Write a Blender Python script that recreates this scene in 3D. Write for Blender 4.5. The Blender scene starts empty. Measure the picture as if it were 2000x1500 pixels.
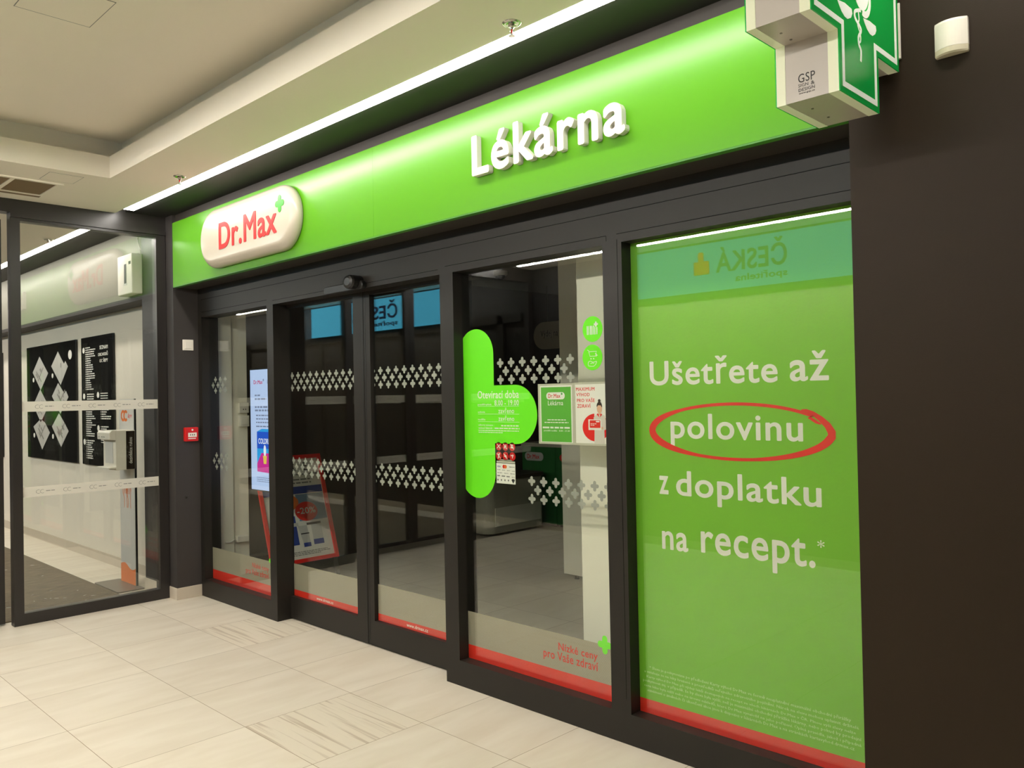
import bpy, bmesh, math, random
from math import pi, cos, sin, radians
from mathutils import Vector, Matrix
random.seed(4)
S = bpy.context.scene
COL = S.collection

# ------------------------------------------------------------------ camera, world, exposure
cam = bpy.data.objects.new('camera', bpy.data.cameras.new('camera'))
COL.objects.link(cam)
YAW, PITCH, ROLL = radians(44.5592), radians(0.75176), radians(-1.13609)
fw = Vector((-sin(YAW) * cos(PITCH), cos(YAW) * cos(PITCH), sin(PITCH)))
r0 = Vector((cos(YAW), sin(YAW), 0))
u0 = r0.cross(fw)
rr = r0 * cos(ROLL) + u0 * sin(ROLL)
uu = u0 * cos(ROLL) - r0 * sin(ROLL)
M = Matrix((rr, uu, -fw)).transposed().to_4x4()
M.translation = (6.4886, -2.9723, 1.57)
cam.matrix_world = M
cam.data.sensor_width = 36
cam.data.lens = 36 * 1607.665 / 2000
cam.data.clip_start = 0.05
S.camera = cam
w = bpy.data.worlds.new('world')
S.world = w
w.use_nodes = True
w.node_tree.nodes['Background'].inputs[0].default_value = (0.9, 0.85, 0.75, 1)
w.node_tree.nodes['Background'].inputs[1].default_value = 0.02
S.view_settings.view_transform = 'Standard'
S.view_settings.look = 'None'
S.view_settings.gamma = 1
S.view_settings.use_curve_mapping = False
S.view_settings.exposure = 0.17
LED = 28.0            # radiance of the ceiling light line over the fascia
LED2 = 175.0           # radiance of the stronger light line on the opposite side
LEDCOL = (1.0, 0.945, 0.87)
BLUE = 0.7            # radiance of the lit sign across the corridor

# ------------------------------------------------------------------ materials
def s(r, g, b):
    f = lambda c: (c / 255 / 12.92) if c / 255 <= 0.04045 else ((c / 255 + 0.055) / 1.055) ** 2.4
    return (f(r), f(g), f(b), 1)

def nodes(name):
    m = bpy.data.materials.new(name)
    m.use_nodes = True
    nt = m.node_tree
    return m, nt, nt.nodes, nt.links

def pm(name, col, rough=0.5, metal=0.0, spec=0.5, var=0.06, scale=6.0, bump=0.0, bscale=200.0, emit=None, coat=0.0):
    """painted / plain surface: principled with a little procedural unevenness"""
    m, nt, N, L = nodes(name)
    p = N['Principled BSDF']
    tc = N.new('ShaderNodeTexCoord')
    nz = N.new('ShaderNodeTexNoise')
    nz.inputs['Scale'].default_value = scale
    nz.inputs['Detail'].default_value = 4
    L.new(tc.outputs['Object'], nz.inputs['Vector'])
    mx = N.new('ShaderNodeMix')
    mx.data_type = 'RGBA'
    c = Vector(col[:3])
    mx.inputs[6].default_value = (*(c * (1 - var)), 1)
    mx.inputs[7].default_value = (*[min(1, q) for q in (c * (1 + var))], 1)
    L.new(nz.outputs['Fac'], mx.inputs[0])
    L.new(mx.outputs[2], p.inputs['Base Color'])
    p.inputs['Roughness'].default_value = rough
    p.inputs['Metallic'].default_value = metal
    p.inputs['Specular IOR Level'].default_value = spec
    p.inputs['Coat Weight'].default_value = coat
    p.inputs['Coat Roughness'].default_value = 0.05
    if emit:
        p.inputs['Emission Color'].default_value = (*emit[0][:3], 1)
        p.inputs['Emission Strength'].default_value = emit[1]
    if bump:
        n2 = N.new('ShaderNodeTexNoise')
        n2.inputs['Scale'].default_value = bscale
        L.new(tc.outputs['Object'], n2.inputs['Vector'])
        b = N.new('ShaderNodeBump')
        b.inputs['Strength'].default_value = bump
        b.inputs['Distance'].default_value = 0.002
        L.new(n2.outputs['Fac'], b.inputs['Height'])
        L.new(b.outputs[0], p.inputs['Normal'])
    return m

def emis(name, col, st):
    m, nt, N, L = nodes(name)
    N.remove(N['Principled BSDF'])
    e = N.new('ShaderNodeEmission')
    e.inputs[0].default_value = (*col[:3], 1)
    e.inputs[1].default_value = st
    L.new(e.outputs[0], N['Material Output'].inputs[0])
    return m

def glassm(name, tint=(0.94, 0.96, 0.94), f0=0.045):
    """thin flat pane: Schlick mix of see-through and mirror"""
    m, nt, N, L = nodes(name)
    N.remove(N['Principled BSDF'])
    g = N.new('ShaderNodeNewGeometry')
    d = N.new('ShaderNodeVectorMath'); d.operation = 'DOT_PRODUCT'
    L.new(g.outputs['Incoming'], d.inputs[0]); L.new(g.outputs['Normal'], d.inputs[1])
    a = N.new('ShaderNodeMath'); a.operation = 'ABSOLUTE'; L.new(d.outputs['Value'], a.inputs[0])
    o = N.new('ShaderNodeMath'); o.operation = 'SUBTRACT'; o.inputs[0].default_value = 1; L.new(a.outputs[0], o.inputs[1])
    pw = N.new('ShaderNodeMath'); pw.operation = 'POWER'; pw.inputs[1].default_value = 5; L.new(o.outputs[0], pw.inputs[0])
    ma = N.new('ShaderNodeMath'); ma.operation = 'MULTIPLY_ADD'
    ma.inputs[1].default_value = 1 - f0; ma.inputs[2].default_value = f0
    L.new(pw.outputs[0], ma.inputs[0])
    t = N.new('ShaderNodeBsdfTransparent'); t.inputs[0].default_value = (*tint, 1)
    gl = N.new('ShaderNodeBsdfGlossy'); gl.inputs['Roughness'].default_value = 0.0
    gl.inputs[0].default_value = (1, 1, 1, 1)
    mx = N.new('ShaderNodeMixShader')
    L.new(ma.outputs[0], mx.inputs[0]); L.new(t.outputs[0], mx.inputs[1]); L.new(gl.outputs[0], mx.inputs[2])
    L.new(mx.outputs[0], N['Material Output'].inputs[0])
    return m

def filmm(name, col, alpha, lines=False):
    """frosted self-adhesive film, partly see-through"""
    m, nt, N, L = nodes(name)
    p = N['Principled BSDF']
    p.inputs['Base Color'].default_value = col
    p.inputs['Roughness'].default_value = 0.6
    t = N.new('ShaderNodeBsdfTransparent')
    mx = N.new('ShaderNodeMixShader')
    mx.inputs[0].default_value = alpha
    L.new(t.outputs[0], mx.inputs[1]); L.new(p.outputs[0], mx.inputs[2])
    L.new(mx.outputs[0], N['Material Output'].inputs[0])
    if lines:
        tc = N.new('ShaderNodeTexCoord')
        wv = N.new('ShaderNodeTexWave'); wv.wave_type = 'BANDS'; wv.bands_direction = 'DIAGONAL'
        wv.inputs['Scale'].default_value = 45; wv.inputs['Distortion'].default_value = 0.4
        L.new(tc.outputs['Object'], wv.inputs[0])
        c = N.new('ShaderNodeMix'); c.data_type = 'RGBA'
        q = Vector(col[:3])
        c.inputs[6].default_value = (*(q * 0.93), 1); c.inputs[7].default_value = (*(q * 1.06), 1)
        L.new(wv.outputs['Fac'], c.inputs[0]); L.new(c.outputs[2], p.inputs['Base Color'])
    return m

def mth(N, L, op, a, b=None, c=None):
    n = N.new('ShaderNodeMath'); n.operation = op
    for i, v in enumerate((a, b, c)):
        if v is None: continue
        if isinstance(v, (int, float)): n.inputs[i].default_value = v
        else: L.new(v, n.inputs[i])
    return n.outputs[0]

def floor_material():
    m, nt, N, L = nodes('floor_tiles')
    p = N['Principled BSDF']
    tc = N.new('ShaderNodeTexCoord')
    sp = N.new('ShaderNodeSeparateXYZ'); L.new(tc.outputs['Object'], sp.inputs[0])
    X, Y = sp.outputs[0], sp.outputs[1]
    tx = mth(N, L, 'DIVIDE', mth(N, L, 'SUBTRACT', X, 2.163), 0.5985)
    ty = mth(N, L, 'DIVIDE', mth(N, L, 'SUBTRACT', Y, -0.4605), 0.6015)
    def edge(t):
        f = mth(N, L, 'FRACT', t)
        d = mth(N, L, 'ABSOLUTE', mth(N, L, 'SUBTRACT', f, 0.5))
        return mth(N, L, 'GREATER_THAN', d, 0.5 - 0.0023)
    grout = mth(N, L, 'MAXIMUM', edge(tx), edge(ty))
    fx, fy = mth(N, L, 'FLOOR', tx), mth(N, L, 'FLOOR', ty)
    cb = N.new('ShaderNodeCombineXYZ'); L.new(fx, cb.inputs[0]); L.new(fy, cb.inputs[1])
    wn = N.new('ShaderNodeTexWhiteNoise'); wn.noise_dimensions = '3D'; L.new(cb.outputs[0], wn.inputs['Vector'])
    # long soft veins, shifted per tile
    off = N.new('ShaderNodeVectorMath'); off.operation = 'MULTIPLY_ADD'
    L.new(wn.outputs['Color'], off.inputs[0]); off.inputs[1].default_value = (9, 9, 9); L.new(tc.outputs['Object'], off.inputs[2])
    mp = N.new('ShaderNodeMapping'); mp.inputs['Scale'].default_value = (5.0, 1.2, 1); mp.inputs['Rotation'].default_value = (0, 0, 0.5)
    L.new(off.outputs[0], mp.inputs[0])
    nz = N.new('ShaderNodeTexNoise'); nz.inputs['Scale'].default_value = 1.6; nz.inputs['Detail'].default_value = 7; nz.inputs['Distortion'].default_value = 0.6
    L.new(mp.outputs[0], nz.inputs['Vector'])
    cr = N.new('ShaderNodeValToRGB')
    cr.color_ramp.elements[0].position = 0.3; cr.color_ramp.elements[0].color = s(204, 193, 174)
    cr.color_ramp.elements[1].position = 0.7; cr.color_ramp.elements[1].color = s(215, 206, 189)
    L.new(nz.outputs['Fac'], cr.inputs[0])
    # the strongly banded tiles
    def is_tile(i, j):
        a = mth(N, L, 'COMPARE', fx, float(i), 0.1); b = mth(N, L, 'COMPARE', fy, float(j), 0.1)
        return mth(N, L, 'MULTIPLY', a, b)
    band = mth(N, L, 'MAXIMUM', is_tile(1, -1), is_tile(-2, 0))
    mp2 = N.new('ShaderNodeMapping'); mp2.inputs['Scale'].default_value = (1.0, 30, 1); mp2.inputs['Rotation'].default_value = (0, 0, 0.05)
    L.new(tc.outputs['Object'], mp2.inputs[0])
    n2 = N.new('ShaderNodeTexNoise'); n2.inputs['Scale'].default_value = 1.5; n2.inputs['Detail'].default_value = 5; n2.inputs['Distortion'].default_value = 0.5
    L.new(mp2.outputs[0], n2.inputs['Vector'])
    c2 = N.new('ShaderNodeValToRGB')
    c2.color_ramp.elements[0].position = 0.36; c2.color_ramp.elements[0].color = s(184, 170, 150)
    c2.color_ramp.elements[1].position = 0.47; c2.color_ramp.elements[1].color = s(213, 203, 184)
    L.new(n2.outputs['Fac'], c2.inputs[0])
    m1 = N.new('ShaderNodeMix'); m1.data_type = 'RGBA'
    L.new(band, m1.inputs[0]); L.new(cr.outputs[0], m1.inputs[6]); L.new(c2.outputs[0], m1.inputs[7])
    # tile-to-tile tint
    hs = N.new('ShaderNodeHueSaturation')
    L.new(mth(N, L, 'MULTIPLY_ADD', wn.outputs['Value'], 0.07, 0.965), hs.inputs['Value']); L.new(m1.outputs[2], hs.inputs['Color'])
    m2 = N.new('ShaderNodeMix'); m2.data_type = 'RGBA'
    L.new(grout, m2.inputs[0]); L.new(hs.outputs[0], m2.inputs[6]); m2.inputs[7].default_value = s(128, 106, 82)
    L.new(m2.outputs[2], p.inputs['Base Color'])
    p.inputs['Roughness'].default_value = 0.42
    p.inputs['Specular IOR Level'].default_value = 0.35
    return m

def mat_material():
    m, nt, N, L = nodes('entrance_mat_pile')
    p = N['Principled BSDF']
    tc = N.new('ShaderNodeTexCoord')
    mp = N.new('ShaderNodeMapping'); mp.inputs['Scale'].default_value = (60, 4, 1)
    L.new(tc.outputs['Object'], mp.inputs[0])
    nz = N.new('ShaderNodeTexNoise'); nz.inputs['Scale'].default_value = 2; nz.inputs['Detail'].default_value = 6
    L.new(mp.outputs[0], nz.inputs['Vector'])
    cr = N.new('ShaderNodeValToRGB')
    cr.color_ramp.elements[0].position = 0.35; cr.color_ramp.elements[0].color = s(62, 52, 38)
    cr.color_ramp.elements[1].position = 0.65; cr.color_ramp.elements[1].color = s(122, 108, 84)
    L.new(nz.outputs['Fac'], cr.inputs[0]); L.new(cr.outputs[0], p.inputs['Base Color'])
    p.inputs['Roughness'].default_value = 0.95
    return m

MT = dict(
    frame=pm('anthracite_powder_coat', s(35, 32, 28), 0.42, 0.0, 0.25, 0.05, 3),
    darkceil=pm('black_ceiling_paint', s(32, 30, 27), 0.6),
    bankfront=pm('bank_front_panel', s(150, 140, 122), 0.6),
    soffit=pm('dark_brown_panel', s(48, 42, 37), 0.6),
    pilaster=pm('dark_cladding', s(58, 54, 52), 0.5, 0, 0.4),
    brown=pm('brown_grey_wall_paint', s(44, 35, 26), 0.5, 0, 0.12, 0.05, 2, 0.15, 300),
    partition=pm('black_steel_profile', s(40, 36, 34), 0.35, 0, 0.5),
    ceiling=pm('ceiling_paint', s(240, 233, 218), 0.85, 0, 0.2, 0.02, 1.5),
    white_wall=pm('white_wall_paint', s(226, 218, 202), 0.7, 0, 0.3, 0.03, 2.5),
    shop_white=pm('shop_white_paint', s(244, 238, 220), 0.7, 0, 0.3, 0.02, 2),
    bulkhead=pm('bulkhead_paint', s(122, 118, 102), 0.6),
    stone=pm('stone_skirting', s(196, 184, 166), 0.45, 0, 0.4, 0.08, 5),
    green=pm('green_fascia_gloss', s(84, 152, 22), 0.25, 0, 0.35, 0.015, 2),
    green_edge=pm('green_panel_edge', s(60, 130, 30), 0.4),
    decal_green=pm('green_vinyl', s(120, 240, 34), 0.5, 0, 0.3, 0.01),
    film_green=pm('green_print_film', s(120, 186, 48), 0.6, 0, 0.2, 0.04, 1.2, 0.25, 90),
    cream=pm('cream_acrylic', s(184, 175, 158), 0.22, 0, 0.5, 0.01, 3),
    letter_white=pm('white_acrylic_letter', s(208, 203, 194), 0.35, 0, 0.4, 0.01),
    red=pm('red_vinyl', s(228, 32, 24), 0.45, 0, 0.4, 0.02),
    sign_red=pm('sign_red_acrylic', s(186, 14, 12), 0.4),
    dark_red=pm('dark_red_acrylic', s(120, 22, 16), 0.6, 0, 0.1),
    gap=pm('shadow_gap_black', s(10, 10, 9), 0.9, 0, 0.0),
    red_band=pm('red_print_band', s(226, 50, 34), 0.5, 0, 0.3, 0.03),
    print_white=pm('white_print', s(238, 234, 224), 0.55, 0, 0.3, 0.01),
    fine_white=pm('pale_green_print', s(196, 226, 160), 0.6, 0, 0.3, 0.01),
    plus_green=pm('bright_green_acrylic', s(40, 150, 26), 0.3),
    cross_green=pm('pharmacy_green_acrylic', s(0, 166, 66), 0.22, 0, 0.5, 0.02, 2, emit=(s(0, 150, 58), 0.12)),
    acrylic=pm('opal_acrylic_edge', s(222, 224, 196), 0.3, 0, 0.4, 0.01, 2, emit=(s(210, 220, 170), 0.12)),
    box_grey=pm('light_grey_lacquer', s(186, 178, 168), 0.3, 0.0, 0.6, 0.02),
    black=pm('black_plastic', s(22, 21, 20), 0.4),
    opal_print=pm('opal_white_print', s(246, 248, 236), 0.35, 0, 0.4, 0.01, emit=(s(225, 240, 215), 0.2)),
    ink=pm('dark_ink', s(40, 38, 36), 0.6),
    ink_grey=pm('grey_ink', s(128, 128, 122), 0.6),
    plastic=pm('white_plastic', s(232, 226, 212), 0.35, 0, 0.4, 0.01),
    lens=pm('ivory_lens', s(206, 198, 172), 0.25, 0, 0.5, 0.01),
    alarm_red=pm('alarm_red_plastic', s(206, 28, 26), 0.35),
    chrome=pm('chrome', s(200, 196, 188), 0.15, 1.0),
    bulb=pm('red_glass_bulb', s(190, 30, 20), 0.1),
    grey_metal=pm('grey_metal', s(120, 114, 104), 0.4, 0.6),
    vent=pm('vent_mesh_brown', s(124, 104, 74), 0.7),
    orange=pm('orange_print', s(226, 116, 44), 0.5),
    pale=pm('pale_grey_print', s(206, 204, 198), 0.5),
    board=pm('black_gloss_board', s(16, 17, 16), 0.12, 0, 0.5),
    map_grey=pm('map_pale', s(196, 192, 184), 0.5, 0, 0.3, 0.08, 60),
    map_mid=pm('map_mid_grey', s(140, 136, 128), 0.5, 0, 0.3, 0.15, 80),
    wood=pm('dark_brown_units', s(58, 44, 32), 0.5, 0, 0.4, 0.15, 4),
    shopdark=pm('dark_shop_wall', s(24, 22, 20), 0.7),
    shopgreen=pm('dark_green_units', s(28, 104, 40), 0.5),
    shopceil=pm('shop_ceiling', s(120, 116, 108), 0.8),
    counter=pm('grey_counter', s(190, 184, 164), 0.5),
    poster_green=pm('poster_green', s(92, 176, 50), 0.5),
    sleeve=pm('clear_sleeve_edge', s(196, 192, 172), 0.3),
    skin=pm('printed_skin', s(222, 176, 146), 0.6),
    hair=pm('printed_brown_hair', s(58, 40, 30), 0.6),
    coat=pm('printed_white_coat', s(216, 208, 196), 0.6),
    blue=pm('blue_print', s(40, 66, 150), 0.5),
    lightblue=pm('light_blue_print', s(120, 150, 180), 0.5),
    navy=pm('navy_sign_letter', s(8, 16, 52), 0.7, 0, 0.1),
    glass=glassm('clear_glass', f0=0.05),
    glass_lobby=glassm('lobby_glass', (0.95, 0.96, 0.94), 0.07),
    crossfilm=filmm('frosted_cross_film', s(176, 174, 164), 0.86),
    frost=filmm('frosted_band_film', s(166, 156, 138), 0.93, True),
    bandfilm=filmm('pale_manifestation_film', s(226, 222, 208), 0.72),
    led=emis('light_line_diffuser', LEDCOL, LED),
    led2=emis('bright_light_line_diffuser', LEDCOL, LED2),
    led3=emis('lobby_light_line_diffuser', LEDCOL, 85.0),
    bluelit2=emis('bright_lit_blue_sign', (0.22, 1.15, 1.7), 1.7),
    bluelit=emis('lit_blue_sign', (0.22, 1.15, 1.7), BLUE),
    screen=emis('lit_screen', (0.50, 0.63, 0.92), 1.0),
    screen_blue=emis('lit_screen_blue', (0.02, 0.10, 0.60), 1.0),
    screen_cyan=emis('lit_screen_cyan', (0.03, 0.36, 0.80), 1.0),
    screen_pink=emis('lit_screen_pink', (0.62, 0.03, 0.30), 1.0),
    screen_red=emis('lit_screen_red', (0.55, 0.02, 0.12), 1.0),
    screen_grey=emis('lit_screen_grey', (0.20, 0.24, 0.36), 1.0),
    screen_white=emis('lit_screen_white', (0.85, 0.9, 1.0), 1.0),
    screen_yellow=emis('lit_screen_yellow', (0.8, 0.6, 0.1), 1.0),
)
MT['floor'] = floor_material()
MT['mat'] = mat_material()

# ------------------------------------------------------------------ mesh helpers (all coordinates in metres, world space)
class Pl:
    """a plane frame: (u, v, w) -> world, w = outwards"""
    def __init__(self, O, U, V, W):
        self.O, self.U, self.V, self.W = map(Vector, (O, U, V, W))
    def __call__(self, u, v, q=0.0):
        return self.O + self.U * u + self.V * v + self.W * q
def F(y): return Pl((0, y, 0), (1, 0, 0), (0, 0, 1), (0, -1, 0))       # faces the corridor
def RX(x): return Pl((x, 0, 0), (0, 1, 0), (0, 0, 1), (1, 0, 0))       # faces +x
def BK(y): return Pl((0, y, 0), (1, 0, 0), (0, 0, 1), (0, 1, 0))       # faces away from the shop
def DN(z): return Pl((0, 0, z), (1, 0, 0), (0, 1, 0), (0, 0, -1))      # faces down
def UP(z): return Pl((0, 0, z), (1, 0, 0), (0, 1, 0), (0, 0, 1))

class MB:
    def __init__(self): self.bm = bmesh.new()
    def box(self, x0, x1, y0, y1, z0, z1):
        P = [self.bm.verts.new((x, y, z)) for z in (z0, z1) for y in (y0, y1) for x in (x0, x1)]
        for f in ((0, 2, 3, 1), (4, 5, 7, 6), (0, 1, 5, 4), (2, 6, 7, 3), (0, 4, 6, 2), (1, 3, 7, 5)):
            self.bm.faces.new([P[i] for i in f])
        return self
    def prism(self, pts, pl, q0, q1):
        a = [self.bm.verts.new(pl(u, v, q0)) for u, v in pts]
        b = [self.bm.verts.new(pl(u, v, q1)) for u, v in pts]
        n = len(pts)
        self.bm.faces.new(b); self.bm.faces.new(a[::-1])
        for i in range(n):
            self.bm.faces.new((a[i], a[(i + 1) % n], b[(i + 1) % n], b[i]))
        return self
    def rect(self, u0, u1, v0, v1, pl, q0, q1):
        return self.prism([(u0, v0), (u1, v0), (u1, v1), (u0, v1)], pl, q0, q1)
    def loft(self, rings, cap=True):
        R = [[self.bm.verts.new(p) for p in r] for r in rings]
        n = len(R[0])
        for a, b in zip(R, R[1:]):
            for i in range(n):
                self.bm.faces.new((a[i], a[(i + 1) % n], b[(i + 1) % n], b[i]))
        if cap:
            self.bm.faces.new(R[0][::-1]); self.bm.faces.new(R[-1])
        return self
    def strip(self, outer, inner, pl, q0, q1, closed=True):
        """flat ring between two outlines, with thickness"""
        n = len(outer)
        A = [[self.bm.verts.new(pl(u, v, q)) for u, v in o] for o in (outer, inner) for q in (q0, q1)]
        for i in range(n if closed else n - 1):
            j = (i + 1) % n
            self.bm.faces.new((A[1][i], A[1][j], A[3][j], A[3][i]))
            self.bm.faces.new((A[0][j], A[0][i], A[2][i], A[2][j]))
            self.bm.faces.new((A[0][i], A[0][j], A[1][j], A[1][i]))
            self.bm.faces.new((A[2][j], A[2][i], A[3][i], A[3][j]))
        return self
    def frame(self, u0, u1, v0, v1, t, pl, q0, q1):
        o = [(u0, v0), (u1, v0), (u1, v1), (u0, v1)]
        i = [(u0 + t, v0 + t), (u1 - t, v0 + t), (u1 - t, v1 - t), (u0 + t, v1 - t)]
        return self.strip(o, i, pl, q0, q1)
    def tube(self, pts, r, n=10):
        pts = [Vector(p) for p in pts]
        rings = []
        for i, p in enumerate(pts):
            d = (pts[min(i + 1, len(pts) - 1)] - pts[max(i - 1, 0)]).normalized()
            a = d.cross(Vector((0, 0, 1)))
            if a.length < 1e-3: a = d.cross(Vector((1, 0, 0)))
            a.normalize(); b = d.cross(a)
            rings.append([p + (a * cos(2 * pi * k / n) + b * sin(2 * pi * k / n)) * r for k in range(n)])
        return self.loft(rings)
    def lathe(self, c, prof, n=24, axis='z'):
        """prof: (radius, height) pairs around a vertical axis through c"""
        rings = []
        for r, h in prof:
            rings.append([Vector((c[0] + r * cos(2 * pi * k / n), c[1] + r * sin(2 * pi * k / n), c[2] + h)) for k in range(n)])
        return self.loft(rings)

ORG = {}
def link(me, name, mat, parent=None):
    o = bpy.data.objects.new(name, me)
    COL.objects.link(o)
    if mat is not None:
        me.materials.clear(); me.materials.append(MT[mat] if isinstance(mat, str) else mat)
    if parent is not None:
        o.parent = parent
        org = ORG.get(parent.name, Vector())
        for v in me.vertices: v.co -= org
        ORG[o.name] = org
    return o
def obj(name, mb, mat, parent=None, bevel=0.0, smooth=False, seg=2):
    bm = mb.bm
    bmesh.ops.recalc_face_normals(bm, faces=bm.faces[:])
    me = bpy.data.meshes.new(name)
    bm.to_mesh(me); bm.free()
    if smooth:
        for p in me.polygons: p.use_smooth = True
    o = link(me, name, mat, parent)
    if bevel:
        md = o.modifiers.new('bevel', 'BEVEL'); md.width = bevel; md.segments = seg; md.limit_method = 'ANGLE'; md.angle_limit = radians(40)
    return o
def tag(o, label, cat, group=None):
    o['label'] = label; o['category'] = cat
    if group: o['group'] = group
    return o
def thing(name, label, cat, loc, group=None):
    o = bpy.data.objects.new(name, None); COL.objects.link(o)
    o.empty_display_size = 0.05
    o.location = loc; ORG[o.name] = Vector(loc)
    return tag(o, label, cat, group)
def struct(name, mb, mat, parent=None, **k):
    o = obj(name, mb, mat, parent, **k)
    if parent is None: o['kind'] = 'structure'
    return o
def root_struct(name, loc=(0, 0, 0)):
    o = bpy.data.objects.new(name, None); COL.objects.link(o); o.location = loc; ORG[o.name] = Vector(loc)
    o.empty_display_size = 0.05
    o['kind'] = 'structure'
    return o

def text_bm(body, off=0.0, space=1.0, res=4):
    cu = bpy.data.curves.new('txt', 'FONT'); cu.body = body; cu.offset = off; cu.space_character = space
    cu.resolution_u = res
    o = bpy.data.objects.new('txt', cu); COL.objects.link(o)
    dg = bpy.context.evaluated_depsgraph_get(); dg.update()
    me = bpy.data.meshes.new_from_object(o.evaluated_get(dg))
    bpy.data.objects.remove(o); bpy.data.curves.remove(cu)
    bm = bmesh.new(); bm.from_mesh(me); bpy.data.meshes.remove(me)
    for f in bm.faces: f.smooth = False
    bmesh.ops.remove_doubles(bm, verts=bm.verts[:], dist=1e-5)
    return bm
def bold_bm(body, off, space=1.06, res=4):
    """bold lettering: the outline laid over itself, shifted in a small circle (z carries a tiny stacking order)"""
    base = text_bm(body, 0.0, space, res)
    t = bpy.data.meshes.new('t'); base.to_mesh(t); base.free()
    bm = bmesh.new()
    for k in range(9):
        n0 = len(bm.verts)
        bm.from_mesh(t); bm.verts.ensure_lookup_table()
        a = 2 * pi * k / 8
        d = Vector((cos(a) * off, sin(a) * off, 0)) if k < 8 else Vector((0, 0, 0))
        for v in bm.verts[n0:]: v.co += d + Vector((0, 0, 1e-3 * k))
    bpy.data.meshes.remove(t)
    return bm
def glyphs(body, off, space, res):
    return bold_bm(body, off, space, res) if off >= 0.01 else text_bm(body, off, space, res)
def place_text(bm, box, pl, q0, q1):
    """stretch the inked area to box = (u0, u1, v0, v1), give it thickness, move it onto the plane"""
    xs = [v.co.x for v in bm.verts]; ys = [v.co.y for v in bm.verts]
    a, b, c, d = min(xs), max(xs), min(ys), max(ys)
    if q1 - q0 > 1e-6:
        r = bmesh.ops.extrude_face_region(bm, geom=bm.faces[:])
        for v in [g for g in r['geom'] if isinstance(g, bmesh.types.BMVert)]: v.co.z += 1.0
    for v in bm.verts:
        u = box[0] + (v.co.x - a) / (b - a) * (box[1] - box[0])
        t = box[2] + (v.co.y - c) / (d - c) * (box[3] - box[2])
        v.co = pl(u, t, q0 + (q1 - q0) * v.co.z)
    return bm
def text(name, body, box, pl, mat, parent, off=0.012, space=1.06, q0=0.0, q1=0.0006, res=4):
    m = MB(); m.bm.free(); m.bm = place_text(glyphs(body, off, space, res), box, pl, q0, q1)
    return obj(name, m, mat, parent)
def texts(name, rows, pl, mat, parent, off=0.012, space=1.06, q0=0.0, q1=0.0006, res=3):
    """several lines of one lettering block in one mesh; rows = [(string, box), ...]"""
    big = bmesh.new()
    for body, box in rows:
        b = place_text(glyphs(body, off, space, res), box, pl, q0, q1)
        t = bpy.data.meshes.new('t'); b.to_mesh(t); b.free(); big.from_mesh(t); bpy.data.meshes.remove(t)
    m = MB(); m.bm.free(); m.bm = big
    return obj(name, m, mat, parent)

def ell(cx, cz, rx, rz, n=32, a0=0, a1=2 * pi):
    full = abs(a1 - a0 - 2 * pi) < 1e-6
    return [(cx + rx * cos(a0 + (a1 - a0) * k / (n if full else n - 1)), cz + rz * sin(a0 + (a1 - a0) * k / (n if full else n - 1))) for k in range(n)]
def rrect(u0, u1, v0, v1, r, n=8):
    P = []
    for cx, cz, a in ((u1 - r, v1 - r, 0), (u0 + r, v1 - r, pi / 2), (u0 + r, v0 + r, pi), (u1 - r, v0 + r, 1.5 * pi)):
        P += [(cx + r * cos(a + pi / 2 * k / n), cz + r * sin(a + pi / 2 * k / n)) for k in range(n + 1)]
    return P
def plus(cx, cz, w, h, t=0.36, n=5):
    """a plus with round arm ends"""
    a, b, tx, tz = w / 2, h / 2, w * t / 2, h * t / 2
    P = [(cx + tx, cz - tz)]
    for k in range(n + 1): P.append((cx + a - tx + tx * cos(-pi / 2 + pi * k / n), cz + tz * sin(-pi / 2 + pi * k / n)))
    P.append((cx + tx, cz + tz))
    for k in range(n + 1): P.append((cx + tx * cos(pi * k / n), cz + b - tz + tz * sin(pi * k / n)))
    P.append((cx - tx, cz + tz))
    for k in range(n + 1): P.append((cx - a + tx + tx * cos(pi / 2 + pi * k / n), cz + tz * sin(pi / 2 + pi * k / n)))
    P.append((cx - tx, cz - tz))
    for k in range(n + 1): P.append((cx + tx * cos(pi + pi * k / n), cz - b + tz + tz * sin(pi + pi * k / n)))
    return P
def clip_poly(pts, u0, u1):
    """keep the part of a polygon between u0 and u1"""
    for lim, keep in ((u0, lambda u: u >= u0), (u1, lambda u: u <= u1)):
        out = []
        for i in range(len(pts)):
            a, b = pts[i - 1], pts[i]
            if keep(a[0]) != keep(b[0]):
                t = (lim - a[0]) / (b[0] - a[0]); out.append((lim, a[1] + t * (b[1] - a[1])))
            if keep(b[0]): out.append(b)
        pts = out
        if not pts: return []
    return pts
def stroke(pts, wd, pl, q0, q1, mb, taper=None):
    """a drawn line of varying width along pts"""
    L1, L2 = [], []
    for i, p in enumerate(pts):
        a = Vector(pts[max(i - 1, 0)]); b = Vector(pts[min(i + 1, len(pts) - 1)])
        d = (b - a).normalized(); nrm = Vector((-d.y, d.x))
        ww = (wd if taper is None else wd * taper[i]) / 2
        L1.append(tuple(Vector(p) + nrm * ww)); L2.append(tuple(Vector(p) - nrm * ww))
    mb.strip(L1, L2, pl, q0, q1, closed=False)
    return mb
def smooth_path(P, n=6):
    out = []
    for i in range(len(P) - 1):
        p0, p1, p2, p3 = (Vector(P[max(i - 1, 0)]), Vector(P[i]), Vector(P[i + 1]), Vector(P[min(i + 2, len(P) - 1)]))
        for k in range(n):
            t = k / n
            out.append(tuple(0.5 * ((2 * p1) + (p2 - p0) * t + (2 * p0 - 5 * p1 + 4 * p2 - p3) * t * t + (3 * p1 - p0 - 3 * p2 + p3) * t ** 3)))
    out.append(tuple(P[-1])); return out
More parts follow.
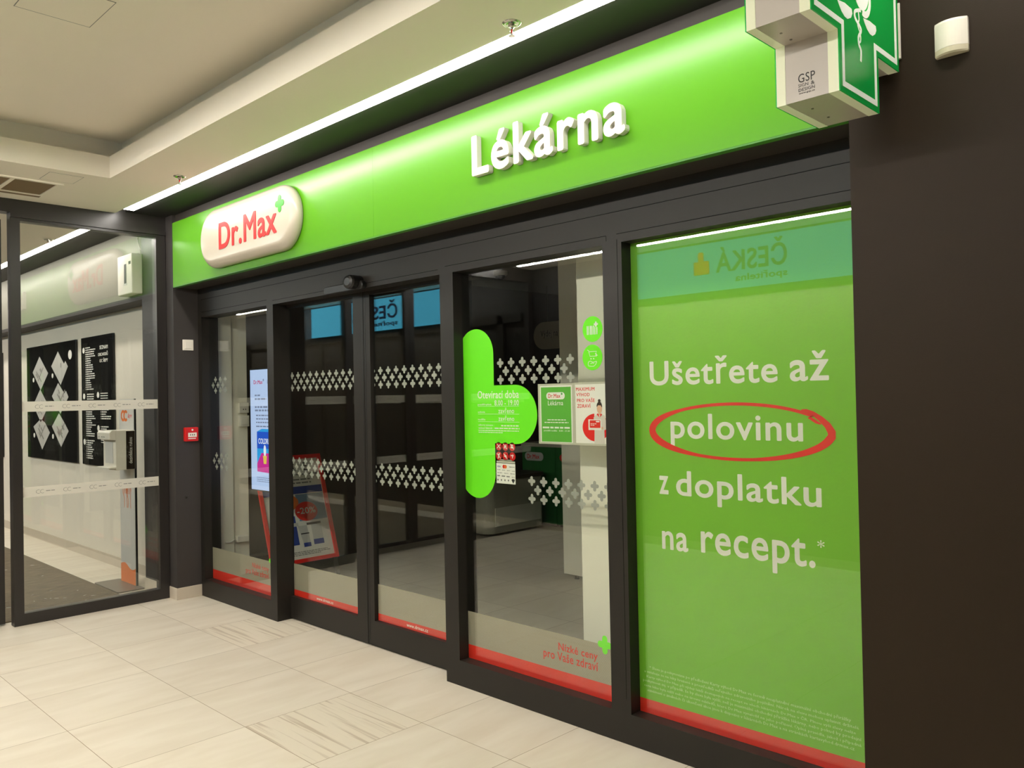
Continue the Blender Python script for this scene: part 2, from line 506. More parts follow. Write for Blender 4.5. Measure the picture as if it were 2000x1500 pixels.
def bars(rows, pl, q0, q1):
    """lines of print too small to read: broken dashes"""
    m = MB()
    for u0, u1, v, h in rows:
        u = u0
        sg = 1 if u1 > u0 else -1
        while abs(u - u0) < abs(u1 - u0) - 1e-4:
            L = random.uniform(2.0, 5.5) * h
            e = min(abs(u1 - u), L)
            m.rect(u, u + sg * e, v, v + h, pl, q0, q1); u += sg * (e + h * 0.9)
    return m

# ================================================================== ROOM SHELL
ZC, ZF, ZU = 3.035, 3.178, 3.318          # lower ceiling, top of its lip, raised ceiling
YP = -0.214                               # front of the fascia and of the brown wall
XP = -0.124                               # glass partition on the left
struct('floor', MB().box(-9, 13, -5.2, 6.2, -0.1, 0), 'floor')
m = MB()
m.box(XP, 13, -0.98, -0.589, ZC, ZF).box(XP, 0.882, -4.0, -0.98, ZC, ZF).box(0.882, 13, -4.0, -3.25, ZC, ZF)
m.box(XP, 13, -0.856, -0.2, ZF, ZU).box(XP, 0.758, -4.0, -0.856, ZF, ZU).box(0.758, 13, -4.0, -3.374, ZF, ZU)
m.box(XP, 13, -4.2, 0.0, ZU, ZU + 0.1)
struct('ceiling', m, 'ceiling')
m = MB(); m.box(-9, XP - 0.09, -4.0, -0.589, ZC, ZC + 0.1)
struct('trim_1', m, 'ceiling')                                            # ceiling beyond the glass partition
m = MB(); m.box(XP, 13, -0.511, -0.18, ZC + 0.018, ZF).box(-9, XP - 0.09, -0.511, -0.01, ZC + 0.018, ZF)
struct('trim_2', m, 'darkceil')                                             # dark ceiling strip above the fascia
struct('wall_front', MB().box(0, 5.5, -0.178, 0.0, 2.475, ZF), 'soffit')   # bulkhead behind the fascia
struct('wall_right', MB().box(5.379, 13, YP, 0.3, 0, ZF), 'brown')
struct('wall_far', MB().box(12.9, 13, -4.0, YP, 0, ZU), 'white_wall')
struct('wall_back', MB().box(-9, 13, -4.2, -4.0, 0, ZU), 'shopdark')
struct('baseboard_back', MB().box(-9, 13, -4.0, -3.985, 0, 0.08), 'stone')
struct('wall_end', MB().box(-9, -8.9, -4.0, 0, 0, ZC), 'shopdark')
struct('wall_left', MB().box(-9, -0.6, -0.01, 0.09, 0, ZF), 'white_wall')
struct('trim_7', MB().box(-9, -0.62, -0.2, -0.01, 2.478, ZF), 'bulkhead')   # lobby bulkhead in line with the fascia
struct('trim_8', MB().box(-9, -0.62, -0.2, -0.01, 2.44, 2.478), 'soffit')
struct('baseboard_left', MB().box(-9, -0.62, -0.022, -0.01, 0, 0.095), 'stone')
m = MB(); m.box(-0.62, 0.0, -0.2, 0.09, 0.085, ZF)
struct('wall_pilaster', m, 'pilaster')
m = MB(); m.box(-0.63, 0.008, -0.208, 0.0, 0, 0.092)
struct('baseboard_pilaster', m, 'stone', bevel=0.002)
# shop interior
struct('wall_shop_left', MB().box(-0.63, -0.53, 0.43, 6.1, 0, 2.85), 'wood')
struct('wall_shop_entry', MB().box(-0.63, 0.0, 0.09, 0.285, 0, 2.85).box(-0.63, -0.02, 0.285, 0.43, 0, 2.85), 'shop_white', bevel=0.004)
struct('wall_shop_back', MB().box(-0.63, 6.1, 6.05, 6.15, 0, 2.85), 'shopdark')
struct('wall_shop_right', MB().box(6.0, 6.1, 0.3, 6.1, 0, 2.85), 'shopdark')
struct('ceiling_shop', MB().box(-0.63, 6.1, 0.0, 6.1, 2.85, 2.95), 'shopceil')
struct('wall_shop_front', MB().box(0, 5.5, 0.0, 0.12, 2.475, 2.95), 'soffit')
struct('wall_shop_pier', MB().box(3.705, 4.4, 0.35, 0.47, 0, 2.85), 'shop_white', bevel=0.003)

# ================================================================== SHOPFRONT FRAME
def post(x0, x1, z0=0, z1=2.475): return MB().box(x0, x1, 0, 0.14, z0, z1)
m = MB()
for a, b in ((0.0, 0.062), (1.105, 1.194), (3.013, 3.123), (4.157, 4.265)): m.box(a, b, 0, 0.14, 0, 2.245)
m.box(0, 5.379, 0, 0.14, 2.245, 2.475)
for a, b in ((0.062, 1.105), (3.123, 4.157), (4.265, 5.379)): m.box(a, b, 0, 0.14, 0, 0.137)
m.box(5.31, 5.379, 0, 0.14, 0.137, 2.245)
frame = struct('trim_3', m, 'frame')
m = MB()   # fine joints in the header
for x0, x1, z in ((0.06, 5.375, 2.384), (0.062, 1.11, 2.283), (1.19, 3.0, 2.272), (3.06, 4.18, 2.283), (4.24, 5.375, 2.283)):
    m.box(x0, x1, -0.0006, 0.001, z, z + 0.0022)
for x, z0, z1 in ((4.18, 2.26, 2.283), (4.24, 0.2, 2.26)): m.box(x, x + 0.0016, -0.0006, 0.001, z0, z1)
obj('joint', m, 'gap', frame)

def cross_rows(u0, u1, rows, first, pl, pitch=0.0805):
    """rows of (z, shifted) crosses, clipped to the pane"""
    m = MB()
    for z, sh in rows:
        k = first + (pitch / 2 if sh else 0) - 20 * pitch
        while k < u1 + pitch:
            q = clip_poly(plus(k, z, 0.049, 0.051), u0, u1)
            if len(q) > 2: m.prism(q, pl, 0, 0.0004)
            k += pitch
    return m
UPPER = ((1.738, False), (1.694, True), (1.650, False))
LOWER = ((1.131, False), (1.087, True), (1.041, False))
YW, YWD = 0.0672, 0.1362          # just behind the panes

def pane(parent, x0, x1, z0, z1, y):
    return obj('pane', MB().box(x0, x1, y, y + 0.007, z0, z1), 'glass', parent)

# window left of the door
W1 = root_struct('window_1', (0.6, 0.06, 0.137))
pane(W1, 0.055, 1.115, 0.13, 2.25, 0.059)
PLANE = F(YW)
m = MB()
for zz in (UPPER, LOWER):
    for (z, sh) in zz:
        for k in range(3): m.prism(plus(0.155 + 0.083 * k - (0.042 if sh else 0), z, 0.049, 0.051), PLANE, 0, 0.0004)
obj('cross_pattern', m, 'crossfilm', W1)
obj('frosted_band', MB().rect(0.06, 1.11, 0.211, 0.388, F(YW), 0, 0.0004), 'frost', W1)
obj('red_band', MB().rect(0.06, 1.11, 0.133, 0.211, F(YW), 0, 0.0004), 'red_band', W1)
texts('slogan', [('Nízké ceny', (0.715, 0.958, 0.300, 0.346)), ('pro Vaše zdraví', (0.613, 0.958, 0.243, 0.298))], F(YW - 0.001 + 0.0009), 'red_band', W1, off=0.004, q0=0.0006, q1=0.001)
obj('plus_mark', MB().prism(plus(1.005, 0.393, 0.085, 0.087), F(YW), 0.0006, 0.001), 'decal_green', W1)

# window between door and green graphic
W2 = root_struct('window_2', (3.6, 0.06, 0.137))
pane(W2, 3.115, 4.165, 0.13, 2.25, 0.059)
m = MB()
for (z, sh) in UPPER:
    for k in range(7 if not sh else 6): m.prism(plus(3.4115 + 0.0805 * k + (0.0403 if sh else 0), z, 0.049, 0.051), PLANE, 0, 0.0004)
for (z, sh) in LOWER:
    for k in range(7 if not sh else 6):
        p = clip_poly(plus(3.622 + 0.0815 * k + (0.0408 if sh else 0), z, 0.050, 0.051), 3.1, 4.16)
        m.prism(p, PLANE, 0, 0.0004)
obj('cross_pattern', m, 'crossfilm', W2)
obj('frosted_band', MB().rect(3.12, 4.16, 0.211, 0.392, F(YW), 0, 0.0004), 'frost', W2)
obj('red_band', MB().rect(3.12, 4.16, 0.133, 0.211, F(YW), 0, 0.0004), 'red_band', W2)
texts('slogan', [('Nízké ceny', (3.781, 4.026, 0.300, 0.348)), ('pro Vaše zdraví', (3.680, 4.028, 0.246, 0.302))], F(YW), 'red_band', W2, off=0.012, q0=0.0006, q1=0.001)
obj('plus_mark', MB().prism(plus(4.071, 0.393, 0.085, 0.088), F(YW), 0.0006, 0.001), 'decal_green', W2)

# window with the green graphic
W3 = root_struct('window_3', (4.8, 0.06, 0.137))
pane(W3, 4.255, 5.32, 0.13, 2.25, 0.059)

# ================================================================== SLIDING DOOR LEAVES
def leaf(name, x0, x1, g0, g1, first):
    R = root_struct(name, ((x0 + x1) / 2, 0.125, 0.01))
    m = MB()
    m.box(x0, g0, 0.107, 0.147, 0.008, 2.30).box(g1, x1, 0.107, 0.147, 0.008, 2.30)
    m.box(g0, g1, 0.107, 0.147, 0.008, 0.163).box(g0, g1, 0.107, 0.147, 2.222, 2.30)
    obj('frame', m, 'frame', R)
    pane(R, g0 - 0.005, g1 + 0.005, 0.158, 2.227, 0.124 + 0.0015)
    obj('cross_pattern', cross_rows(g0, g1, UPPER + LOWER, first, F(YWD)), 'crossfilm', R)
    obj('frosted_band', MB().rect(g0, g1, 0.207, 0.391, F(YWD), 0, 0.0004), 'frost', R)
    obj('red_band', MB().rect(g0, g1, 0.160, 0.207, F(YWD), 0, 0.0004), 'red_band', R)
    return R
D1 = leaf('door_1', 1.06, 2.135, 1.165, 2.020, 1.371)
D2 = leaf('door_2', 2.140, 3.10, 2.203, 2.895, 2.268)
text('web_address', 'www.drmax.cz', (1.488, 1.692, 0.178, 0.198), F(YWD), 'print_white', D1, off=0.012, q0=0.0006, q1=0.001, res=2)
text('web_address', 'www.drmax.cz', (2.490, 2.692, 0.176, 0.197), F(YWD), 'print_white', D2, off=0.012, q0=0.0006, q1=0.001, res=2)
for D, x in ((D1, 2.120), (D2, 2.148)):
    obj('seal', MB().box(x, x + 0.006, 0.1055, 0.108, 0.01, 2.28), 'black', D)

t = thing('door_sensor', 'black motion sensor bar with round housing above the sliding glass doors', 'sensor', (2.13, -0.03, 2.28))
obj('housing', MB().prism(rrect(1.905, 2.33, 2.236, 2.288, 0.025), F(0), 0, 0.035), 'black', t, bevel=0.006)
m = MB(); 
m.loft([[Vector((2.245 + r * cos(2 * pi * k / 24), y, 2.283 + r * 0.78 * sin(2 * pi * k / 24))) for k in range(24)] for r, y in ((0.056, 0), (0.056, -0.07), (0.050, -0.082), (0.03, -0.088))])
obj('sensor_head', m, 'black', t, smooth=False)

# ================================================================== FASCIA SIGN
t = thing('fascia_sign', 'long bright green fascia panel with raised white pharmacy lettering above the shopfront', 'sign', (2.7, -0.2, 2.475))
obj('panel', MB().box(0.037, 2.7035, YP, -0.18, 2.475, 2.98).box(2.7045, 5.372, YP, -0.18, 2.475, 2.98), 'green', t)
obj('bottom_trim', MB().box(0.037, 5.372, YP + 0.001, -0.178, 2.468, 2.475), 'green_edge', t)
bm = bold_bm('Lékárna', 0.024, 1.12, 6)
place_text(bm, (3.558, 4.482, 2.634, 2.832), F(YP), 0.002, 0.032)
# one part per letter: islands whose x ranges overlap belong together
bm.faces.ensure_lookup_table(); seen = set(); isl = []
for f in bm.faces:
    if f in seen: continue
    st = [f]; comp = []; seen.add(f)
    while st:
        g = st.pop(); comp.append(g)
        for e in g.edges:
            for h in e.link_faces:
                if h not in seen: seen.add(h); st.append(h)
    xs = [v.co.x for g in comp for v in g.verts]
    isl.append([min(xs), max(xs), comp])
isl.sort(key=lambda a: a[1] - a[0], reverse=True)
letters = []
for a, b, comp in isl:
    for Lr in letters:
        if min(b, Lr[1]) - max(a, Lr[0]) > 0.5 * (b - a): Lr[2] += comp; break
    else: letters.append([a, b, list(comp)])
letters.sort(key=lambda a: a[0])
for a, b, comp in letters:
    vs = {}
    q = MB()
    for f in comp:
        for v in f.verts:
            if v not in vs: vs[v] = q.bm.verts.new(v.co)
        q.bm.faces.new([vs[v] for v in f.verts])
    obj('letter', q, 'letter_white', t)
bm.free()

t = thing('pill_sign', 'cream capsule shaped sign with red lettering on the left of green fascia', 'sign', (1.31, YP, 2.73))
def pill_ring(inset, d):
    u0, u1, v0, v1 = 0.650 + inset, 1.976 - inset, 2.522 + inset, 2.940 - inset
    return [F(YP)(u, v, d) for u, v in rrect(u0, u1, v0, v1, (v1 - v0) / 2 - 0.001, 14)]
m = MB().loft([pill_ring(0.008, 0.001), pill_ring(0.0, 0.006), pill_ring(0.0, 0.030), pill_ring(0.006, 0.048), pill_ring(0.022, 0.064), pill_ring(0.042, 0.073), pill_ring(0.056, 0.076)])
obj('body', m, 'cream', t, smooth=True)
text('lettering', 'Dr.Max', (0.985, 1.778, 2.628, 2.816), F(YP - 0.076), 'sign_red', t, off=0.018, space=1.05, q0=0.0005, q1=0.003, res=6)
obj('plus_mark', MB().prism(plus(1.818, 2.809, 0.108, 0.112, 0.36, 8), F(YP - 0.076), 0.0005, 0.003), 'plus_green', t)

# ================================================================== PHARMACY CROSS SIGN (blade sign on the brown wall)
t = thing('pharmacy_cross_sign', 'projecting green and white pharmacy cross sign on brackets at the top right', 'sign', (5.46, -0.551, 2.4))
YC, ZCC, A, T_ = -0.5545, 2.714, 0.3145, 0.142
def crosspts(ins=0.0):
    a, b = A - ins, T_ - ins
    return [(YC - b, ZCC - a), (YC + b, ZCC - a), (YC + b, ZCC - b), (YC + a, ZCC - b), (YC + a, ZCC + b), (YC + b, ZCC + b),
         (YC + b, ZCC + a), (YC - b, ZCC + a), (YC - b, ZCC + b), (YC - a, ZCC + b), (YC - a, ZCC - b), (YC - b, ZCC - b)]
obj('casing', MB().prism(crosspts(0.001), RX(0), 5.392, 5.519), 'box_grey', t)
obj('light_panel', MB().prism(crosspts(), RX(0), 5.519, 5.5485), 'acrylic', t)
obj('light_panel', MB().prism(crosspts(), RX(0), 5.364, 5.392), 'acrylic', t)
fr = obj('green_face', MB().prism(crosspts(0.0), RX(0), 5.5485, 5.552), 'cross_green', t)
obj('green_face', MB().prism(crosspts(0.0), RX(0), 5.3605, 5.364), 'cross_green', t)
obj('outline', MB().strip(crosspts(0.0165), crosspts(0.0325), RX(5.552), 0.0002, 0.001), 'opal_print', fr)
m = MB()
pl = RX(5.552)
m.prism(ell(-0.535, 2.745, 0.058, 0.07, 20, pi, 2 * pi) + [(-0.477, 2.80), (-0.593, 2.80)], pl, 0.0002, 0.001)
m.strip([(-0.515 + 0.05 * cos(a), 2.72 + 0.062 * sin(a)) for a in [-1.9 + 2.6 * k / 14 for k in range(15)]],
        [(-0.515 + 0.036 * cos(a), 2.724 + 0.046 * sin(a)) for a in [-1.9 + 2.6 * k / 14 for k in range(15)]], pl, 0.0012, 0.002, closed=False)
sn = smooth_path([(-0.54, 2.672), (-0.558, 2.667), (-0.583, 2.655), (-0.581, 2.637), (-0.553, 2.624), (-0.541, 2.612), (-0.56, 2.588), (-0.559, 2.567), (-0.545, 2.552), (-0.548, 2.52)], 6)
stroke(sn, 0.010, pl, 0.0002, 0.001, m)
sn2 = smooth_path([(-0.56, 2.665), (-0.556, 2.64), (-0.566, 2.622), (-0.549, 2.60), (-0.548, 2.58), (-0.562, 2.57)], 6)
stroke(sn2, 0.006, pl, 0.0012, 0.0016, m)
for P in ([(-0.703, 2.650), (-0.655, 2.657), (-0.606, 2.655), (-0.602, 2.643), (-0.612, 2.628), (-0.636, 2.617), (-0.655, 2.618), (-0.675, 2.626), (-0.690, 2.638)],
          [(-0.522, 2.655), (-0.475, 2.661), (-0.428, 2.660), (-0.424, 2.648), (-0.434, 2.634), (-0.454, 2.623), (-0.474, 2.623), (-0.494, 2.631), (-0.510, 2.643)],
          [(-0.64, 2.82), (-0.60, 2.80), (-0.59, 2.77), (-0.63, 2.76), (-0.66, 2.78)]):
    m.prism(P, pl, 0.0002, 0.001)
obj('emblem', m, 'opal_print', fr)
texts('maker_mark', [('GSP', (5.4305, 5.4805, 2.452, 2.477)), ('SIGN', (5.4305, 5.4600, 2.4395, 2.4485)), ('&', (5.468, 5.4785, 2.4385, 2.4485)), ('DESIGN', (5.4310, 5.4790, 2.4265, 2.4355)), ('www.gsp.cz', (5.4315, 5.4785, 2.4175, 2.4225))], F(YC - T_ + 0.001), 'ink', t, off=0.0, q0=0.0003, q1=0.0008)
for (y, z) in ((YC - 0.23, ZCC - T_), (YC - 0.05, ZCC - A), (YC + 0.06, ZCC - A), (YC - 0.17, ZCC - T_)):
    obj('screw', MB().lathe((5.425 if z > 2.5 else 5.43, y, z - 0.0005), [(0.004, 0), (0.004, 0.002)], 10), 'grey_metal', t)
obj('bracket', MB().box(5.40, 5.552, -0.222, YP, 2.62, 2.80).box(5.43, 5.50, -0.24, -0.222, 2.64, 2.78), 'plastic', t, bevel=0.002)

# motion sensor on the brown wall
t = thing('motion_sensor', 'white wall motion detector mounted high on the brown wall', 'sensor', (5.7, YP, 2.58))
def arc(d, ins, z): return [Vector((5.655 + ins + (0.094 - 2 * ins) * k / 12, YP - 0.012 - d * (1 - (2 * k / 12 - 1) ** 2) , z)) for k in range(13)] + [Vector((5.749 - ins, YP, z)), Vector((5.655 + ins, YP, z))]
obj('body', MB().loft([arc(0.022, 0, 2.606), arc(0.022, 0, 2.682), arc(0.018, 0.001, 2.69)]), 'plastic', t)
obj('lens', MB().loft([arc(0.017, 0.002, 2.585), arc(0.022, 0, 2.590), arc(0.022, 0, 2.6055)]), 'lens', t)

# ================================================================== THINGS ON THE PILASTER
t = thing('fire_alarm_call_point', 'red fire alarm call point on the dark pilaster', 'alarm', (0, -0.08, 1.25))
obj('housing', MB().rect(-0.134, -0.026, 1.249, 1.361, RX(0), 0, 0.04), 'alarm_red', t, bevel=0.006)
obj('press_plate', MB().rect(-0.112, -0.042, 1.283, 1.318, RX(0.04), 0, 0.001), 'plastic', t)
obj('symbol', MB().prism(ell(-0.077, 1.340, 0.008, 0.008, 12), RX(0.04), 0, 0.001), 'print_white', t)
obj('marking', MB().rect(-0.112, -0.05, 1.268, 1.275, RX(0.04), 0, 0.001), 'print_white', t)
for y in (-0.093, -0.077, -0.061): obj('symbol', MB().prism(ell(y, 1.301, 0.004, 0.006, 8), RX(0.041), 0, 0.0006), 'ink', t)
t = thing('wall_switch', 'white square wall switch high on the dark pilaster', 'switch', (0, -0.088, 1.98))
obj('plate', MB().rect(-0.131, -0.044, 1.978, 2.064, RX(0), 0, 0.011), 'plastic', t, bevel=0.003)
obj('rocker', MB().rect(-0.115, -0.06, 1.994, 2.048, RX(0.011), 0, 0.004), 'plastic', t, bevel=0.002)
t = thing('lock_cylinder', 'small round metal key switch low on the dark pilaster', 'lock', (0, -0.12, 0.804))
obj('barrel', MB().prism(ell(-0.12, 0.804, 0.009, 0.009, 16), RX(0), 0, 0.006), 'chrome', t)
obj('keyhole', MB().rect(-0.1215, -0.1185, 0.800, 0.808, RX(0.006), 0, 0.0004), 'ink', t)

# ================================================================== CEILING FITTINGS
def light_line(label, x0, x1, y0, y1, z=ZC, mt='led'):
    o = thing('ceiling_light', label, 'light', ((x0 + x1) / 2, (y0 + y1) / 2, z))
    obj('diffuser', MB().box(x0, x1, y0, y1, z - 0.001, z + 0.03), mt, o)
    obj('housing', MB().box(x0 - 0.004, x1 + 0.004, y0 - 0.0, y1, z + 0.03, z + 0.07), 'plastic', o)
    return o
light_line('long glowing white light line along the ceiling edge above the green fascia', 0.046, 6.2, -0.587, -0.511)
light_line('glowing white light line on the ceiling beyond the glass partition', -8.5, -0.75, -0.587, -0.511)
light_line('light line along the opposite side of corridor, seen only in glass reflections', 0.046, 6.2, -3.60, -3.56, ZC - 0.02, 'led2')
light_line('light line beyond the partition on the opposite side, seen only in reflections', -8.5, -0.75, -3.60, -3.53, ZC - 0.02, 'led3')

def sprinkler(x, y, label):
    o = thing('sprinkler', label, 'sprinkler', (x, y, ZC), 'ceiling sprinklers')
    obj('rosette', MB().lathe((x, y, ZC), [(0.0385, 0), (0.0385, -0.003), (0.030, -0.007), (0.022, -0.006), (0.014, -0.004)], 28), 'chrome', o, smooth=True)
    obj('body', MB().lathe((x, y, ZC), [(0.013, -0.004), (0.013, -0.016), (0.008, -0.02), (0.006, -0.026)], 14), 'chrome', o)
    obj('bulb', MB().lathe((x, y, ZC), [(0.0025, -0.025), (0.004, -0.032), (0.0025, -0.041)], 10), 'bulb', o)
    m = MB()
    for sg in (-1, 1): m.tube([(x + sg * 0.006, y, ZC - 0.018), (x + sg * 0.011, y, ZC - 0.032), (x + sg * 0.003, y, ZC - 0.046)], 0.0016, 6)
    m.lathe((x, y, ZC), [(0.003, -0.042), (0.003, -0.050), (0.014, -0.0505), (0.014, -0.052)], 14)
    obj('deflector', m, 'chrome', o)
sprinkler(4.244, -0.655, 'chrome ceiling sprinkler nearest the word on the green fascia, beside the light line')
sprinkler(1.222, -0.668, 'chrome ceiling sprinkler above the capsule sign near the light line left end')
sprinkler(-1.57, -0.64, 'ceiling sprinkler seen through the glass partition beside the light line')

t = thing('air_vent', 'rectangular ceiling air vent with pale frame at upper left', 'vent', (0.3, -1.6, ZC))
m = MB().strip([(0.05, -2.05), (0.535, -2.05), (0.535, -1.150), (0.05, -1.150)], [(0.135, -2.0), (0.505, -2.0), (0.505, -1.185), (0.135, -1.185)], DN(ZC), 0, 0.008)
obj('frame', m, 'ceiling', t, bevel=0.002)
obj('divider', MB().rect(0.13, 0.51, -1.455, -1.43, DN(ZC), 0, 0.007), 'ceiling', t)
obj('mesh_grille', MB().rect(0.13, 0.51, -2.0, -1.18, DN(ZC), 0, 0.002), 'vent', t)
obj('slot', MB().rect(0.07, 0.115, -2.03, -1.172, DN(ZC), 0.0078, 0.0086), 'vent', t)
t = thing('access_hatch', 'flush square access hatch outlined in the raised ceiling', 'hatch', (2.6, -1.77, ZU))
obj('leaf', MB().rect(2.445, 2.770, -1.925, -1.618, DN(ZU), 0.0, 0.0015), 'ceiling', t)
obj('joint', MB().frame(2.442, 2.773, -1.928, -1.615, 0.003, DN(ZU), 0, 0.0018), 'ink_grey', t)
t = thing('access_hatch', 'flush hatch outlined in the low ceiling beside the air vent', 'hatch', (0.75, -1.21, ZC))
obj('leaf', MB().rect(0.585, 0.795, -1.31, -1.112, DN(ZC), 0.0, 0.0010), 'ceiling', t)
obj('joint', MB().frame(0.583, 0.797, -1.312, -1.110, 0.002, DN(ZC), 0, 0.0012), 'ink_grey', t)

# ================================================================== GREEN GRAPHIC IN THE RIGHT WINDOW
t = thing('window_graphic', 'tall green printed film filling the right window, white slogan and red ellipse', 'poster', (4.8, 0.07, 0.137))
obj('film', MB().rect(4.262, 5.315, 0.199, 2.246, F(0.0685), -0.001, 0), 'film_green', t)
obj('red_band', MB().rect(4.262, 5.315, 0.134, 0.199, F(0.0685), -0.001, 0), 'red_band', t)
pl = F(0.0685)
texts('slogan', [('Ušetřete', (4.356, 4.962, 1.598, 1.716)), ('až', (5.012, 5.167, 1.600, 1.716)), ('polovinu', (4.459, 5.060, 1.334, 1.474)),
                 ('z', (4.394, 4.441, 1.121, 1.201)), ('doplatku', (4.481, 5.127, 1.086, 1.228)), ('na', (4.402, 4.535, 0.879, 0.960)), ('recept.', (4.598, 5.097, 0.845, 0.994))],
      pl, 'print_white', t, off=0.016, space=1.08, q0=0.0002, q1=0.0006, res=6)
text('asterisk', '*', (5.106, 5.134, 0.967, 0.996), pl, 'print_white', t, off=0.004, q0=0.0002, q1=0.0006)
# hand drawn ellipse: a single stroke whose ends cross at the upper right
P = [(5.055 + 0.0, 1.489), (5.075, 1.487), (5.100, 1.477), (5.130, 1.457), (5.157, 1.432), (5.173, 1.405), (5.172, 1.388)]
Wd = [0.006, 0.012, 0.016, 0.021, 0.026, 0.031, 0.033]
for k in range(1, 64):
    a = radians(-8 - 318 * k / 63)
    P.append((4.768 + 0.404 * cos(a), 1.401 + 0.1135 * sin(a)))
    f = k / 63
    Wd.append(0.033 - 0.020 * min(1, f / 0.22) + 0.021 * max(0, sin(pi * (f - 0.34) / 0.36)) * (1 if 0.34 < f < 0.70 else 0))
P += [(5.085, 1.462), (5.115, 1.443), (5.132, 1.436)]
Wd += [0.013, 0.012, 0.006]
m = MB(); stroke(P, 1.0, pl, 0.0008, 0.0011, m, Wd)
obj('red_ellipse', m, 'red', t)
FP = ['* Sleva je poskytována po předložení Karty výhod Dr.Max ve formě neuplatnění maximální obchodní přirážky',
      'a vztahuje se na léky hrazené z prostředků veřejného zdravotního pojištění. Nárok na slevu mohou uplatnit držitelé',
      'Karty výhod Dr.Max při výdeji léků dostupných na recept ve všech lékárnách Dr.Max v ČR. Plnou výši slevy nelze',
      'poskytnout mj. v případě, že by sleva byla vyšší, než je maximální obchodní přirážka lékárny, nebo pokud by prodejní',
      'cena léku byla nižší nebo na úrovni nákladů, které Dr.Max vynaložil na jeho pořízení. Úplná pravidla, jakož i případná',
      'oznámení o změnách či ukončení akce jsou k dispozici v lékárnách Dr.Max a na stránkách kartavyhod.drmax.cz']
FB = [(4.320, 5.218), (4.292, 5.246), (4.304, 5.234), (4.284, 5.254), (4.290, 5.254), (4.306, 5.228)]
texts('fine_print', [(a, (b[0], b[1], 0.333 - 0.0205 * k, 0.350 - 0.0205 * k)) for k, (a, b) in enumerate(zip(FP, FB))], pl, 'fine_white', t, off=0.0, space=1.0, q0=0.0002, q1=0.0005, res=1)

# ================================================================== STICKERS AND NOTICES BEHIND THE MIDDLE WINDOW
yS = YW
t = thing('opening_hours_sticker', 'bright green half plus shaped window sticker listing opening hours in white', 'sticker', (3.4, yS, 1.45))
r1 = 0.118
outl = ell(3.223, 1.153, 0.137, 0.137, 20, pi, 2 * pi)
outl += [(3.360, 1.3155)] + ell(3.516, 1.4685, 0.153, 0.153, 23, -pi / 2, pi / 2) + [(3.3605, 1.6215)]
outl += ell(3.223, 1.792, 0.137, 0.137, 20, 0, pi)
outl = clip_poly(outl, 3.1235, 4.0)
obj('film', MB().prism(outl, F(yS), -0.0008, 0.0), 'decal_green', t)
rows = [('Otevírací doba', (3.234, 3.543, 1.553, 1.594)), ('8.00 - 19.00', (3.363, 3.542, 1.515, 1.543)), ('zavřeno', (3.391, 3.507, 1.474, 1.503)), ('zavřeno', (3.391, 3.507, 1.434, 1.462))]
texts('lettering', rows, F(yS), 'print_white', t, off=0.006, q0=0.0002, q1=0.0006)
texts('small_lettering', [('pondělí-pátek', (3.234, 3.340, 1.514, 1.527)), ('sobota', (3.234, 3.288, 1.476, 1.486)), ('neděle', (3.234, 3.290, 1.436, 1.447)), ('odborný zástupce :', (3.236, 3.356, 1.404, 1.416)), ('vedoucí lékárník :', (3.236, 3.350, 1.390, 1.401))], F(yS), 'print_white', t, off=0.006, q0=0.0002, q1=0.0006, res=2)
obj('rule', MB().rect(3.234, 3.543, 1.5105, 1.512, F(yS), 0.0002, 0.0006).rect(3.234, 3.543, 1.469, 1.4705, F(yS), 0.0002, 0.0006).rect(3.234, 3.543, 1.428, 1.4295, F(yS), 0.0002, 0.0006), 'print_white', t)
obj('fine_print', bars([(3.41, 3.543, 1.406, 0.006), (3.36, 3.543, 1.392, 0.006), (3.236, 3.54, 1.380, 0.004), (3.236, 3.42, 1.370, 0.004)], F(yS), 0.0002, 0.0006), 'print_white', t)

